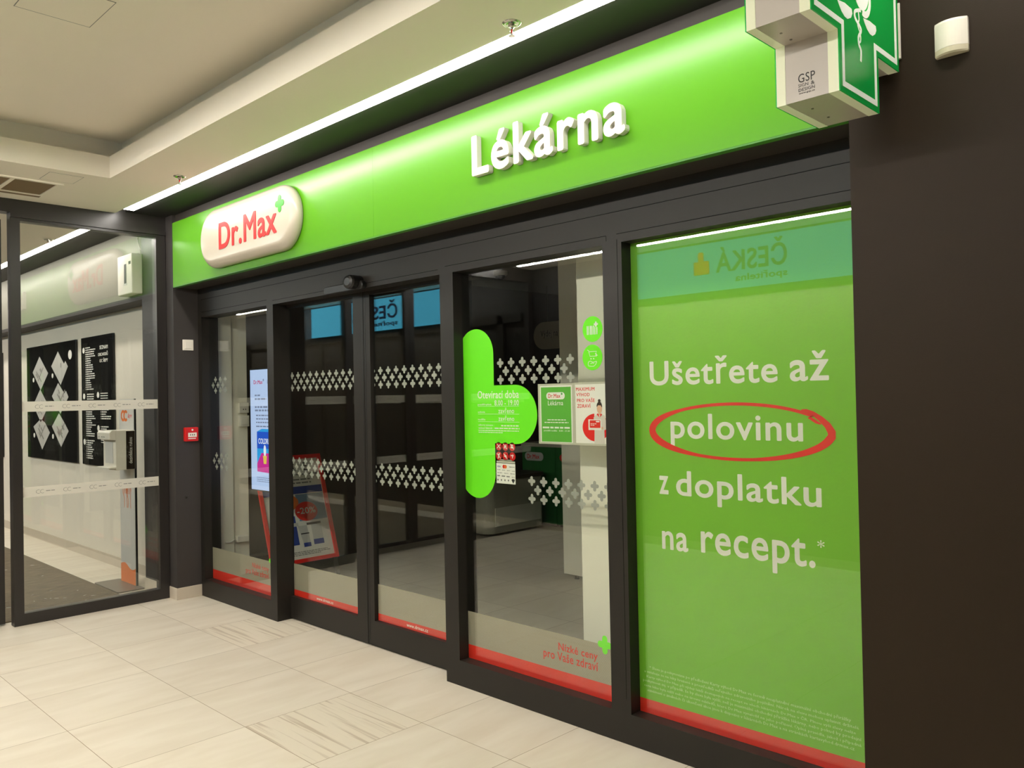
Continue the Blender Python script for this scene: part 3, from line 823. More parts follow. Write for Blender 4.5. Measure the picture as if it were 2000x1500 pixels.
def round_sticker(cx, cz, label, kind):
    o = thing('round_sticker', label, 'sticker', (cx, yS, cz), 'round green stickers on the window')
    obj('film', MB().prism(ell(cx, cz, 0.060, 0.061, 40), F(yS), -0.0008, 0), 'decal_green', o)
    m = MB(); p = F(yS)
    if kind == 'bar':
        for k, (dx, wd) in enumerate(((-0.034, .006), (-0.024, .004), (-0.014, .008), (-0.003, .004), (0.006, .006), (0.015, .003), (0.024, .006))):
            m.rect(cx + dx, cx + dx + wd, cz - 0.026, cz + 0.016 - (0.008 if k > 4 else 0), p, 0.0002, 0.0006)
        m.prism(plus(cx + 0.022, cz + 0.022, 0.026, 0.026), p, 0.0008, 0.0011)
    else:
        stroke([(cx - 0.030, cz + 0.036), (cx - 0.022, cz + 0.034), (cx - 0.014, cz + 0.006), (cx + 0.020, cz + 0.006)], 0.003, p, 0.0002, 0.0006, m)
        stroke([(cx - 0.019, cz + 0.028), (cx + 0.026, cz + 0.028), (cx + 0.021, cz + 0.008)], 0.003, p, 0.0002, 0.0006, m)
        for dx in (-0.008, 0.008): m.prism(ell(cx + dx, cz - 0.006, 0.0035, 0.0035, 10), p, 0.0002, 0.0006)
        m.prism([(cx + 0.018, cz + 0.022), (cx + 0.034, cz + 0.008), (cx + 0.027, cz + 0.007), (cx + 0.024, cz + 0.001)], p, 0.0008, 0.0011)
        hp = smooth_path([(cx - 0.026, cz - 0.036), (cx - 0.024, cz - 0.022), (cx - 0.012, cz - 0.017), (cx + 0.004, cz - 0.023), (cx + 0.026, cz - 0.020), (cx + 0.014, cz - 0.038), (cx - 0.004, cz - 0.042), (cx - 0.026, cz - 0.038)], 4)
        stroke(hp, 0.0028, p, 0.0002, 0.0006, m)
        stroke([(cx - 0.012, cz - 0.028), (cx + 0.004, cz - 0.026), (cx + 0.010, cz - 0.03)], 0.0025, p, 0.0002, 0.0006, m)
    obj('icon', m, 'print_white', o)
round_sticker(4.036, 1.873, 'round green window sticker with a white barcode and plus, upper of two', 'bar')
round_sticker(4.032, 1.739, 'round green window sticker with white shopping cart and hand, lower of two', 'cart')

t = thing('poster', 'small green portrait notice with capsule logo in a clear window pocket', 'poster', (3.795, yS, 1.33))
pl = F(yS + 0.001)
obj('pocket', MB().rect(3.676, 3.913, 1.322, 1.621, pl, -0.0012, -0.0006), 'sleeve', t)
obj('sheet', MB().rect(3.690, 3.900, 1.331, 1.611, pl, -0.0006, 0.0), 'print_white', t)
obj('green_print', MB().rect(3.697, 3.893, 1.334, 1.604, pl, 0.0, 0.0003), 'poster_green', t)
obj('capsule_logo', MB().prism(rrect(3.733, 3.854, 1.543, 1.578, 0.017), pl, 0.0003, 0.0006), 'print_white', t)
text('logo_lettering', 'Dr.Max', (3.746, 3.826, 1.5505, 1.571), pl, 'red', t, off=0.014, q0=0.0008, q1=0.001, res=2)
obj('plus_mark', MB().prism(plus(3.835, 1.570, 0.013, 0.013), pl, 0.0008, 0.001), 'plus_green', t)
texts('lettering', [('Lékárna', (3.743, 3.843, 1.514, 1.537)), ('pondělí-neděle   8.00 - 21.00', (3.712, 3.883, 1.383, 1.393))], pl, 'print_white', t, off=0.003, q0=0.0004, q1=0.0008, res=2)
obj('fine_print', bars([(3.738, 3.858, 1.440, 0.0045), (3.718, 3.875, 1.427, 0.0045), (3.705, 3.888, 1.400, 0.008)], pl, 0.0004, 0.0008), 'print_white', t)

t = thing('poster', 'white notice in clear pocket picturing a woman in white coat holding red card', 'poster', (4.01, yS, 1.33))
obj('pocket', MB().rect(3.914, 4.118, 1.322, 1.622, pl, -0.0012, -0.0006), 'sleeve', t)
obj('sheet', MB().rect(3.921, 4.106, 1.332, 1.613, pl, -0.0006, 0.0), 'print_white', t)
texts('lettering', [('MAXIMUM', (3.926, 4.040, 1.582, 1.599)), ('VÝHOD', (3.928, 4.010, 1.556, 1.576)), ('PRO VAŠE', (3.931, 4.040, 1.528, 1.549)), ('ZDRAVÍ', (3.932, 4.014, 1.501, 1.523))], pl, 'red', t, off=0.011, q0=0.0002, q1=0.0005, res=2)
obj('red_disc', MB().prism(clip_poly(ell(4.043, 1.408, 0.080, 0.066, 36), 3.9, 4.036), pl, 0.0002, 0.0005).prism(clip_poly(ell(4.043, 1.408, 0.080, 0.066, 36), 4.086, 4.106), pl, 0.0002, 0.0005), 'red', t)
pic = obj('portrait', MB().prism([(4.034, 1.333), (4.036, 1.40), (4.032, 1.455), (4.044, 1.466), (4.061, 1.470), (4.066, 1.458), (4.076, 1.470), (4.098, 1.464), (4.105, 1.44), (4.104, 1.40), (4.094, 1.395), (4.096, 1.333)], pl, 0.0006, 0.0009), 'coat', t)
obj('face', MB().prism(ell(4.068, 1.498, 0.0155, 0.024, 20), pl, 0.0011, 0.0013).rect(4.063, 4.074, 1.466, 1.48, pl, 0.0010, 0.00115).rect(4.018, 4.030, 1.41, 1.424, pl, 0.0015, 0.0017).rect(4.078, 4.088, 1.40, 1.412, pl, 0.0015, 0.0017), 'skin', pic)
obj('hair', MB().prism(ell(4.068, 1.506, 0.0165, 0.024, 16, 0, pi) + [(4.055, 1.506), (4.060, 1.513), (4.076, 1.512), (4.0815, 1.503)], pl, 0.0014, 0.0016).prism(ell(4.068, 1.534, 0.008, 0.008, 12), pl, 0.0014, 0.0016), 'hair', pic)
obj('collar', MB().prism([(4.050, 1.470), (4.060, 1.476), (4.068, 1.455), (4.060, 1.462)], pl, 0.0011, 0.0013).prism([(4.074, 1.475), (4.084, 1.470), (4.070, 1.455)], pl, 0.0011, 0.0013), 'red', pic)
obj('card', MB().rect(4.000, 4.078, 1.396, 1.446, pl, 0.0012, 0.0014), 'print_white', pic)
obj('card_print', MB().prism(rrect(4.008, 4.072, 1.406, 1.442, 0.004), pl, 0.0016, 0.0018), 'red_band', pic)
obj('card_lettering', bars([(4.014, 4.048, 1.424, 0.003), (4.014, 4.036, 1.417, 0.003)], pl, 0.002, 0.0022).prism(rrect(4.046, 4.068, 1.433, 1.439, 0.003), pl, 0.002, 0.0022), 'print_white', pic)

def ban(cx, cz, icon, what):
    o = thing('prohibition_sticker', 'small red round prohibition sticker with white symbol, ' + what, 'sticker', (cx, yS, cz), 'red prohibition stickers')
    p = F(yS)
    obj('film', MB().prism(ell(cx, cz, 0.0225, 0.0225, 24), p, -0.0006, 0), 'alarm_red', o)
    m = MB()
    for k, (st, wd) in enumerate(icon): stroke([(cx + a * 0.016, cz + b * 0.016) for a, b in st], wd * 0.016, p, 0.0002, 0.0004 + 0.0001 * k, m)
    if icon is not ICONS[5]: stroke([(cx - 0.013, cz + 0.013), (cx + 0.013, cz - 0.013)] if icon is not ICONS[0] else [(cx - 0.013, cz - 0.010), (cx + 0.013, cz + 0.010)], 0.0035, p, 0.0008, 0.001, m)
    obj('icon', m, 'print_white', o)
ICONS = [[(((-0.7, 0.7), (0.7, -0.7)), 0.3), (((-0.7, -0.6), (-0.2, -0.1), (0.6, 0.4)), 0.25)],
         [(((-0.6, -0.4), (0.0, 0.1), (0.5, 0.1)), 0.5), (((0.3, 0.7), (0.3, -0.7)), 0.3), (((-0.4, 0.5), (-0.4, -0.7)), 0.25)],
         [(((-0.6, -0.2), (0.6, -0.2)), 0.6), (((-0.5, 0.6), (0.5, 0.4)), 0.4)],
         [(((0.4, 0.9), (-0.4, -0.9)), 0.4), (((-0.5, 0.3), (0.1, 0.5)), 0.4)],
         [(((-0.6, 0.0), (0.5, 0.0)), 0.5), (((-0.4, 0.7), (0.4, -0.7)), 0.3)],
         [(((-0.7, 0.3), (0.6, 0.3)), 0.4), (((0.2, 0.2), (0.0, -0.6)), 0.3), (((0.5, 0.3), (0.2, 0.7)), 0.2)]]
pos = ['top row left', 'top row middle', 'top row right', 'bottom row left', 'bottom row middle', 'bottom row right']
for k in range(6): ban(3.388 + 0.0495 * (k % 3), 1.3005 - 0.0505 * (k // 3), ICONS[k], pos[k])
t = thing('payment_sticker', 'white window sticker showing accepted payment card marks below the red stickers', 'sticker', (3.437, yS, 1.105))
p = F(yS)
obj('film', MB().rect(3.367, 3.507, 1.106, 1.212, p, -0.0006, 0), 'print_white', t)
text('card_name', 'VISA', (3.374, 3.400, 1.190, 1.199), p, 'blue', t, off=0.012, q0=0.0002, q1=0.0005, res=2)
obj('red_disc', MB().prism(ell(3.424, 1.195, 0.010, 0.010, 18), p, 0.0002, 0.0005), 'red', t)
obj('orange_disc', MB().prism(ell(3.436, 1.195, 0.010, 0.010, 18), p, 0.0006, 0.0008), 'orange', t)
obj('fine_print', bars([(3.462, 3.503, 1.193, 0.004), (3.374, 3.398, 1.176, 0.003), (3.410, 3.432, 1.175, 0.003), (3.446, 3.47, 1.174, 0.003), (3.482, 3.503, 1.172, 0.003), (3.374, 3.412, 1.160, 0.003), (3.425, 3.456, 1.159, 0.003), (3.470, 3.502, 1.158, 0.003), (3.374, 3.396, 1.143, 0.006), (3.406, 3.432, 1.142, 0.006), (3.442, 3.466, 1.141, 0.006), (3.480, 3.502, 1.141, 0.003)], p, 0.0002, 0.0005), 'ink_grey', t)
m = MB()
for k in range(4): m.prism(plus(3.378 + 0.026 * k, 1.124, 0.009, 0.012), p, 0.0002, 0.0005)
m.prism([(3.478, 1.127), (3.491, 1.110), (3.503, 1.127), (3.497, 1.133), (3.484, 1.133)], p, 0.0002, 0.0005)
obj('emblem', m, 'ink', t)
t = tag(obj('notice_strip', MB().rect(3.391, 3.486, 1.2265, 1.232, p, -0.0006, 0).rect(3.370, 3.506, 1.2145, 1.224, p, -0.0006, 0), 'sleeve'), 'thin clear strip label between the red stickers and the white payment sticker', 'sticker')

# ================================================================== INSIDE THE SHOP
t = thing('digital_display', 'tall lit advertising screen hanging behind the left window', 'screen', (0.54, 0.32, 0.85))
obj('casing', MB().box(0.262, 0.812, 0.306, 0.355, 0.838, 1.822), 'black', t, bevel=0.004)
sc = obj('screen', MB().rect(0.271, 0.803, 0.848, 1.812, F(0.306), 0, 0.001), 'screen', t)
p = F(0.305)
text('logo_lettering', 'Dr.Max', (0.330, 0.472, 1.696, 1.728), p, 'screen_red', sc, off=0.012, q0=0.0002, q1=0.0006)
text('lettering', 'Lékárna', (0.545, 0.70, 1.698, 1.726), p, 'screen_grey', sc, off=0.0, q0=0.0002, q1=0.0006)
obj('plus_mark', MB().prism(plus(0.486, 1.727, 0.022, 0.022), p, 0.0002, 0.0006), 'screen_grey', sc)
obj('fine_print', bars([(0.345, 0.43, 1.600, 0.012), (0.345, 0.53, 1.570, 0.013), (0.345, 0.76, 1.505, 0.014), (0.345, 0.74, 1.478, 0.014), (0.36, 0.70, 1.440, 0.010), (0.36, 0.72, 1.412, 0.010), (0.36, 0.74, 1.384, 0.010), (0.36, 0.70, 1.352, 0.010), (0.36, 0.75, 0.945, 0.005), (0.36, 0.72, 0.930, 0.005), (0.36, 0.74, 0.915, 0.005)], p, 0.0002, 0.0005), 'screen_grey', sc)
pk = obj('pack_picture', MB().rect(0.370, 0.72, 1.18, 1.315, p, 0.0002, 0.0005), 'screen_blue', sc)
obj('pack_top', MB().prism([(0.370, 1.315), (0.72, 1.315), (0.72, 1.335), (0.45, 1.338)], p, 0.0002, 0.0005).rect(0.370, 0.72, 1.06, 1.18, p, 0.0002, 0.0005), 'screen_cyan', sc)
obj('pack_base', MB().prism([(0.370, 0.995), (0.72, 0.985), (0.72, 1.06), (0.56, 1.145), (0.44, 1.145), (0.370, 1.06)], p, 0.0007, 0.001), 'screen_pink', sc)
obj('pack_glass', MB().prism([(0.475, 1.06), (0.515, 1.06), (0.525, 1.125), (0.465, 1.125)], p, 0.0012, 0.0015), 'screen_yellow', sc)
obj('pack_steam', MB().prism(ell(0.495, 1.165, 0.02, 0.045, 16), p, 0.0012, 0.0015), 'screen_white', sc)
text('pack_lettering', 'COLDREX', (0.393, 0.605, 1.218, 1.262), p, 'screen_white', sc, off=0.016, q0=0.0007, q1=0.001, res=3)
m = MB()
m.tube([(0.54, 0.37, 1.8), (0.54, 0.37, 2.85)], 0.015, 10)
obj('ceiling_mount', m, 'black', t)

# A-board (leans back; its face looks along the shop towards the right)
t = thing('a_board', 'red framed folding advertising board with skincare poster standing behind the sliding doors', 'sign', (0.17, 0.78, 0))
BO = Vector((0.335, 0.0, 0.0)); BV = Vector((-0.28, 0, 0.865)).normalized()
BN = Vector((BV.z, 0, -BV.x))
pb = Pl(BO, (0, 1, 0), BV, BN)
obj('frame', MB().frame(0.46, 1.115, 0.185, 1.125, 0.034, pb, -0.004, 0.018), 'red', t, bevel=0.003)
ps = obj('poster', MB().rect(0.49, 1.085, 0.215, 1.095, pb, -0.002, 0.002), 'print_white', t)
for y in (0.50, 1.075): obj('leg', MB().rect(y - 0.016, y + 0.016, 0.0, 0.2, pb, -0.006, 0.012), 'grey_metal', t)
pr = Pl(Vector((-0.385, 0, 0)), (0, 1, 0), Vector((0.28, 0, 0.865)).normalized(), Vector((-0.951, 0, 0.308)))
obj('back_frame', MB().frame(0.47, 1.105, 0.185, 1.122, 0.03, pr, -0.012, 0.006), 'grey_metal', t)
for y in (0.50, 1.075): obj('leg', MB().rect(y - 0.016, y + 0.016, 0.0, 0.2, pr, -0.008, 0.006), 'grey_metal', t)
obj('picture_top', MB().rect(0.50, 1.075, 0.78, 0.845, pb, 0.002, 0.0026), 'blue', ps)
obj('picture_grey', MB().rect(0.80, 1.075, 0.54, 0.775, pb, 0.002, 0.0024), 'lightblue', ps)
texts('lettering', [('J', (0.69, 0.74, 0.985, 1.055)), ('(', (0.82, 0.85, 0.985, 1.06)), ('E', (0.93, 0.97, 0.985, 1.06))], pb, 'ink', ps, off=0.0, q0=0.002, q1=0.0026)
obj('fine_print', bars([(0.60, 1.05, 0.945, 0.012), (0.60, 1.0, 0.90, 0.012), (0.62, 0.98, 0.87, 0.012), (0.55, 1.02, 0.275, 0.006), (0.55, 1.05, 0.262, 0.006), (0.55, 0.95, 0.249, 0.006)], pb, 0.002, 0.0026), 'ink_grey', ps)
obj('discount_disc', MB().prism(ell(0.88, 0.62, 0.11, 0.085, 28), pb, 0.0028, 0.0034), 'red_band', ps)
obj('orange_disc', MB().prism(ell(0.72, 0.71, 0.10, 0.07, 24), pb, 0.0026, 0.0031), 'orange', ps)
text('discount_lettering', '-20%', (0.79, 0.97, 0.60, 0.655), pb, 'print_white', ps, off=0.01, q0=0.0036, q1=0.004)
obj('tube_picture', MB().rect(0.56, 0.76, 0.34, 0.59, pb, 0.0028, 0.003).rect(0.80, 0.87, 0.315, 0.35, pb, 0.0028, 0.003).rect(0.90, 1.0, 0.325, 0.37, pb, 0.0028, 0.003), 'blue', ps)
obj('tube_white', MB().prism([(0.80, 0.35), (0.87, 0.35), (0.86, 0.50), (0.77, 0.50)], pb, 0.0028, 0.003).rect(0.90, 1.0, 0.37, 0.50, pb, 0.0028, 0.003).rect(0.68, 0.78, 0.50, 0.53, pb, 0.0031, 0.0034), 'pale', ps)
obj('tube_cap', MB().rect(0.86, 1.0, 0.50, 0.52, pb, 0.0031, 0.0034).rect(0.79, 0.87, 0.425, 0.435, pb, 0.0031, 0.0034), 'ink', ps)

# fittings on the white shop wall behind the left window
t = thing('light_switch', 'white square switch on the pale wall behind the left window', 'switch', (0, 0.217, 1.985))
obj('plate', MB().rect(0.174, 0.262, 1.982, 2.062, RX(0), 0, 0.010), 'plastic', t, bevel=0.003)
obj('rocker', MB().rect(0.19, 0.246, 1.998, 2.046, RX(0.010), 0, 0.004), 'plastic', t, bevel=0.002)
t = thing('wall_socket', 'white twin socket on the pale wall edge, upper of two boxes', 'socket', (-0.02, 0.39, 1.46))
obj('housing', MB().rect(0.345, 0.428, 1.462, 1.550, RX(-0.02), 0, 0.03), 'plastic', t, bevel=0.003)
for y in (0.378, 0.398): obj('socket_hole', MB().prism(ell(y, 1.492, 0.004, 0.006, 8), RX(0.01), 0, 0.0006), 'ink', t)
t = thing('switch_box', 'white surface box on the pale wall edge, lower of two boxes', 'switch', (-0.02, 0.39, 1.345))
obj('housing', MB().rect(0.345, 0.428, 1.348, 1.440, RX(-0.02), 0, 0.035), 'plastic', t, bevel=0.003)
obj('rocker', MB().rect(0.357, 0.416, 1.365, 1.425, RX(0.015), 0, 0.005), 'plastic', t, bevel=0.002)
t = thing('cable_box', 'white cable junction box low on the pale wall behind left window', 'box', (0, 0.36, 0.4))
obj('housing', MB().box(-0.02, 0.03, 0.30, 0.40, 0.385, 0.435), 'plastic', t, bevel=0.004)
obj('cable', MB().tube(smooth_path([(0.012, 0.29, 0.40), (0.02, 0.27, 0.41), (0.012, 0.24, 0.395), (0.01, 0.2, 0.40)], 4), 0.006, 8), 'plastic', t)

t = thing('gondola_end', 'tall pale shelf end panel standing deeper in the shop beside bright pier', 'shelf', (2.0, 2.4, 0))
obj('panel', MB().box(1.828, 2.6, 2.35, 2.40, 0.035, 2.84), 'shop_white', t)
for x in (1.95, 2.5): obj('foot', MB().lathe((x, 2.375, 0), [(0.02, 0), (0.02, 0.008), (0.012, 0.012), (0.012, 0.036)], 14), 'grey_metal', t)

def shelf_unit(x0, x1, label, big):
    o = thing('green_shelf_unit', label, 'cabinet', ((x0 + x1) / 2, 4.5, 0), 'green cabinets at the back of shop')
    obj('carcass', MB().box(x0, x1, 4.3, 4.75, 0.03, 0.94), 'shopgreen', o)
    obj('top', MB().box(x0 - 0.005, x1 + 0.005, 4.285, 4.76, 0.94, 0.985), 'counter', o)
    obj('plinth', MB().box(x0 + 0.02, x1 - 0.02, 4.33, 4.72, 0, 0.03), 'black', o)
    if big:
        obj('capsule_logo', MB().prism(rrect(x0 + 0.05, x0 + 0.35, 0.77, 0.872, 0.05), F(4.3), 0, 0.006), 'pale', o)
        text('logo_lettering', 'Dr.Max', (x0 + 0.09, x0 + 0.29, 0.795, 0.848), F(4.294), 'red', o, off=0.012, q0=0.0005, q1=0.002)
    else:
        obj('red_disc', MB().prism(ell(x0 + 0.12, 0.82, 0.06, 0.045, 20), F(4.3), 0, 0.005), 'red', o)
        obj('lettering', bars([(x0 + 0.09, x0 + 0.15, 0.828, 0.008), (x0 + 0.09, x0 + 0.14, 0.806, 0.008), (x0 + 0.10, x0 + 0.2, 0.56, 0.02), (x0 + 0.10, x0 + 0.18, 0.50, 0.02)], F(4.295), 0.0005, 0.002), 'pale', o)
shelf_unit(-0.52, 0.02, 'dark green cabinet with capsule logo at the back of the dim shop', True)
shelf_unit(0.03, 0.60, 'dark green cabinet with small red disc beside the capsule logo cabinet', False)
t = thing('dispensary_sign', 'pale capsule shaped sign hanging above the green cabinets in the dim shop', 'sign', (0.4, 4.2, 2.1))
obj('board', MB().prism(rrect(-0.215, 1.0, 2.10, 2.42, 0.158), F(4.25), 0, 0.03), 'cream', t)
text('lettering', 'Výdej na recept', (-0.10, 0.40, 2.225, 2.320), F(4.22), 'ink', t, off=0.006, q0=0.0005, q1=0.002)
for x in (0.0, 0.8): obj('hanger', MB().tube([(x, 4.235, 2.41), (x, 4.235, 2.85)], 0.004, 8), 'grey_metal', t)
t = thing('service_counter', 'low grey counter with rounded corner in the dim shop', 'counter', (-0.3, 3.7, 0))
obj('body', MB().prism(rrect(-0.52, -0.05, 3.25, 4.2, 0.12), UP(0), 0.04, 0.62), 'counter', t)
obj('worktop', MB().prism(rrect(-0.525, -0.03, 3.23, 4.22, 0.13), UP(0), 0.62, 0.66), 'wood', t)
obj('shelf_front', MB().box(-0.05, -0.04, 3.36, 4.1, 0.12, 0.32), 'shop_white', t)
t = thing('dome_camera', 'small white dome camera on the shop ceiling behind the middle window', 'camera', (0.75, 2.95, 2.85))
obj('base', MB().lathe((0.45, 3.02, 2.85), [(0.075, 0), (0.075, -0.035), (0.06, -0.045)], 24), 'plastic', t)
obj('dome', MB().lathe((0.45, 3.02, 2.85), [(0.05, -0.045), (0.047, -0.065), (0.034, -0.082), (0.012, -0.09)], 20), 'black', t, smooth=True)

# ================================================================== GLASS PARTITION AND THE LOBBY BEHIND IT
W4 = root_struct('window_4', (XP, -0.76, 0))
m = MB()
m.box(XP - 0.08, XP, -1.305, -1.242, 0, 2.94).box(XP - 0.08, XP, -0.279, -0.205, 0, 2.94)
m.box(XP - 0.08, XP, -1.242, -0.279, 0, 0.082).box(XP - 0.08, XP, -1.242, -0.279, 2.885, 2.94)
obj('frame', m, 'partition', W4)
obj('pane', MB().box(XP - 0.022, XP - 0.012, -1.25, -0.27, 0.075, 2.892), 'glass_lobby', W4)
def bands(parent, x, y0, y1, n, off):
    p = RX(x)
    for z in (1.517, 0.904):
        f = obj('frosted_band', MB().rect(y0, y1, z, z + 0.073, p, 0, 0.0004), 'bandfilm', parent)
        m2 = []
        for k in range(n):
            c = y0 + off + 0.181 * k
            m2.append(('CC', (c, c + 0.052, z + 0.020, z + 0.050)))
        texts('band_logo', m2, p, 'ink_grey', f, off=-0.012, space=0.86, q0=0.0006, q1=0.001, res=2)
        obj('band_print', bars([(y0 + off + 0.181 * k + 0.066, y0 + off + 0.181 * k + 0.125, z + 0.034, 0.006) for k in range(n)], p, 0.0006, 0.001), 'ink_grey', f)
bands(W4, XP - 0.0115, -1.242, -0.279, 5, 0.085)
# beam above
struct('trim_4', MB().box(XP - 0.10, XP, -4.0, -0.2, 2.94, ZU), 'partition')
obj('track_cover', MB().box(XP - 0.001, XP + 0.012, -1.305, -0.205, 2.905, 2.935), 'partition', bpy.data.objects['trim_4'])
# sliding leaves of the partition
def pleaf(name, y0, y1):
    R = root_struct(name, (XP - 0.13, (y0 + y1) / 2, 0))
    m = MB()
    xa, xb = XP - 0.155, XP - 0.11
    m.box(xa, xb, y0, y0 + 0.06, 0.01, 2.9).box(xa, xb, y1 - 0.06, y1, 0.01, 2.9).box(xa, xb, y0 + 0.06, y1 - 0.06, 0.01, 0.10).box(xa, xb, y0 + 0.06, y1 - 0.06, 2.84, 2.9)
    obj('frame', m, 'partition', R)
    obj('pane', MB().box(XP - 0.135, XP - 0.127, y0 + 0.055, y1 - 0.055, 0.095, 2.845), 'glass', R)
    bands(R, XP - 0.1265, y0 + 0.06, y1 - 0.06, 3, 0.1)
pleaf('door_3', -2.10, -1.335)
pleaf('door_4', -2.88, -2.105)
W5 = root_struct('window_5', (XP, -3.45, 0))
m = MB()
m.box(XP - 0.08, XP, -2.95, -2.885, 0, 2.94).box(XP - 0.08, XP, -3.985, -3.92, 0.0, 2.94).box(XP - 0.08, XP, -3.92, -2.95, 0, 0.082).box(XP - 0.08, XP, -3.92, -2.95, 2.885, 2.94)
obj('frame', m, 'partition', W5)
obj('pane', MB().box(XP - 0.022, XP - 0.012, -3.93, -2.94, 0.075, 2.892), 'glass', W5)
bands(W5, XP - 0.0115, -3.92, -2.95, 5, 0.085)

t = thing('entrance_mat', 'brown ribbed entrance mat on the lobby floor behind the glass', 'mat', (-2.5, -2.1, 0))
obj('pile', MB().box(-6.5, -0.30, -3.6, -0.442, 0, 0.008), 'mat', t)
m = MB()
for k in range(26):
    x, y = random.uniform(-2.6, -0.5), random.uniform(-1.4, -0.55)
    a = random.uniform(0, pi); L_ = random.uniform(0.008, 0.02)
    m.prism([(x + L_ * cos(a), y + L_ * sin(a)), (x - 0.003 * sin(a), y + 0.003 * cos(a)), (x - L_ * cos(a), y - L_ * sin(a)), (x + 0.003 * sin(a), y - 0.003 * cos(a))], UP(0.008), 0, 0.002)
lint = obj('lint', m, 'pale', t); lint['kind'] = 'stuff'

# information boards
t = thing('floor_plan_board', 'black wall board with pale diamond floor plans, left of two boards', 'sign', (-3.68, -0.03, 0.945))
obj('board', MB().box(-4.534, -2.82, -0.032, -0.012, 0.945, 2.241), 'board', t, bevel=0.002)
p = F(-0.032)
def dia(P): return MB().prism(P, p, 0.0004, 0.001)
d1 = [(-4.041, 2.118), (-4.304, 1.941), (-4.01, 1.731), (-3.736, 1.916)]
d2 = [(-3.39, 2.143), (-3.621, 1.989), (-3.308, 1.774), (-3.067, 1.968), (-3.147, 2.03), (-3.19, 2.0)]
d3 = [(-4.03, 1.74), (-4.30, 1.56), (-4.02, 1.36), (-3.74, 1.55)]
d4 = [(-3.393, 1.798), (-3.609, 1.657), (-3.33, 1.46), (-3.06, 1.64), (-3.14, 1.71), (-3.19, 1.68)]
d5 = [(-4.024, 1.40), (-4.298, 1.309), (-3.981, 1.05), (-3.697, 1.248), (-3.87, 1.36)]
d6 = [(-3.378, 1.467), (-3.622, 1.318), (-3.317, 1.099), (-3.07, 1.276), (-3.17, 1.345)]
for k, d in enumerate((d1, d2, d3, d4, d5, d6)):
    cx = sum(q[0] for q in d) / len(d); cz = sum(q[1] for q in d) / len(d)
    fp = obj('floor_plan', dia(d), 'map_grey', t)
    m = MB()
    if k != 1:
        for sg in range(5):
            a = cx + random.uniform(-0.10, 0.10); b = cz + random.uniform(-0.07, 0.07); L_ = random.uniform(0.03, 0.07)
            m.prism([(a - L_, b), (a, b - L_ * 0.7), (a + L_ * 0.3, b - L_ * 0.5), (a - L_ * 0.7, b + L_ * 0.2)], p, 0.0012, 0.0016)
        stroke([(cx - 0.14, cz + 0.02), (cx + 0.05, cz - 0.10)], 0.02, p, 0.0018, 0.002, m)
        stroke([(cx + 0.12, cz + 0.06), (cx - 0.08, cz - 0.09)], 0.016, p, 0.0022, 0.0024, m)
    else: m.rect(cx - 0.02, cx + 0.01, cz - 0.02, cz + 0.03, p, 0.0012, 0.0016)
    obj('plan_lines', m, 'map_mid', fp)
for x, z, r in ((-2.995, 2.09, 0.05), (-4.276, 1.853, 0.027), (-3.582, 1.883, 0.027), (-4.271, 1.208, 0.027), (-3.591, 1.208, 0.027)): obj('marker', MB().prism(ell(x, z, r * 1.15, r, 20), p, 0.0004, 0.001), 'print_white', t)
t = thing('shop_directory_board', 'black wall board listing shops in white, right of two boards', 'sign', (-2.2, -0.03, 0.945))
obj('board', MB().box(-2.65, -1.77, -0.032, -0.012, 0.945, 2.241), 'board', t, bevel=0.002)
texts('heading', [('SEZNAM', (-2.121, -1.902, 2.100, 2.137)), ('OBCHODŮ', (-2.166, -1.903, 2.034, 2.078)), ('OC ŘEPY', (-2.124, -1.904, 1.971, 2.014))], p, 'print_white', t, off=0.016, q0=0.0004, q1=0.001)
rows = []
for k in range(20): rows += [(-2.525, -2.51, 2.128 - 0.0222 * k, 0.011), (-2.495, -2.495 + random.uniform(0.09, 0.27), 2.128 - 0.0222 * k, 0.011)]
for k in range(3): rows += [(-2.49, -2.30, 1.655 - 0.024 * k, 0.011), (-2.11, -1.92, 1.66 - 0.024 * k, 0.009)]
for k in range(14): rows += [(-2.525, -2.51, 1.52 - 0.022 * k, 0.011), (-2.495, -2.495 + random.uniform(0.09, 0.24), 1.52 - 0.022 * k, 0.011)]
for k in range(9): rows += [(-2.525, -2.51, 1.185 - 0.022 * k, 0.011), (-2.49, -2.49 + random.uniform(0.1, 0.2), 1.185 - 0.022 * k, 0.011)]
for k in range(6): rows += [(-2.11, -2.095, 1.52 - 0.022 * k, 0.011), (-2.08, -2.08 + random.uniform(0.1, 0.28), 1.52 - 0.022 * k, 0.011)]
for k in range(8): rows += [(-2.11, -2.095, 1.33 - 0.022 * k, 0.011), (-2.08, -2.08 + random.uniform(0.1, 0.28), 1.33 - 0.022 * k, 0.011)]
obj('shop_list', bars(rows, p, 0.0004, 0.001), 'print_white', t)
for x, z in ((-2.578, 2.11), (-2.578, 1.64), (-2.18, 1.65), (-2.578, 1.175), (-2.18, 1.32)): obj('marker', MB().prism(ell(x, z, 0.032, 0.03, 18), p, 0.0004, 0.001), 'print_white', t)
t = thing('wall_poster', 'dark framed board on the lobby wall at the far left edge', 'sign', (-6.6, -0.03, 0.95))
obj('board', MB().box(-7.4, -5.62, -0.032, -0.012, 0.90, 2.241), 'board', t)

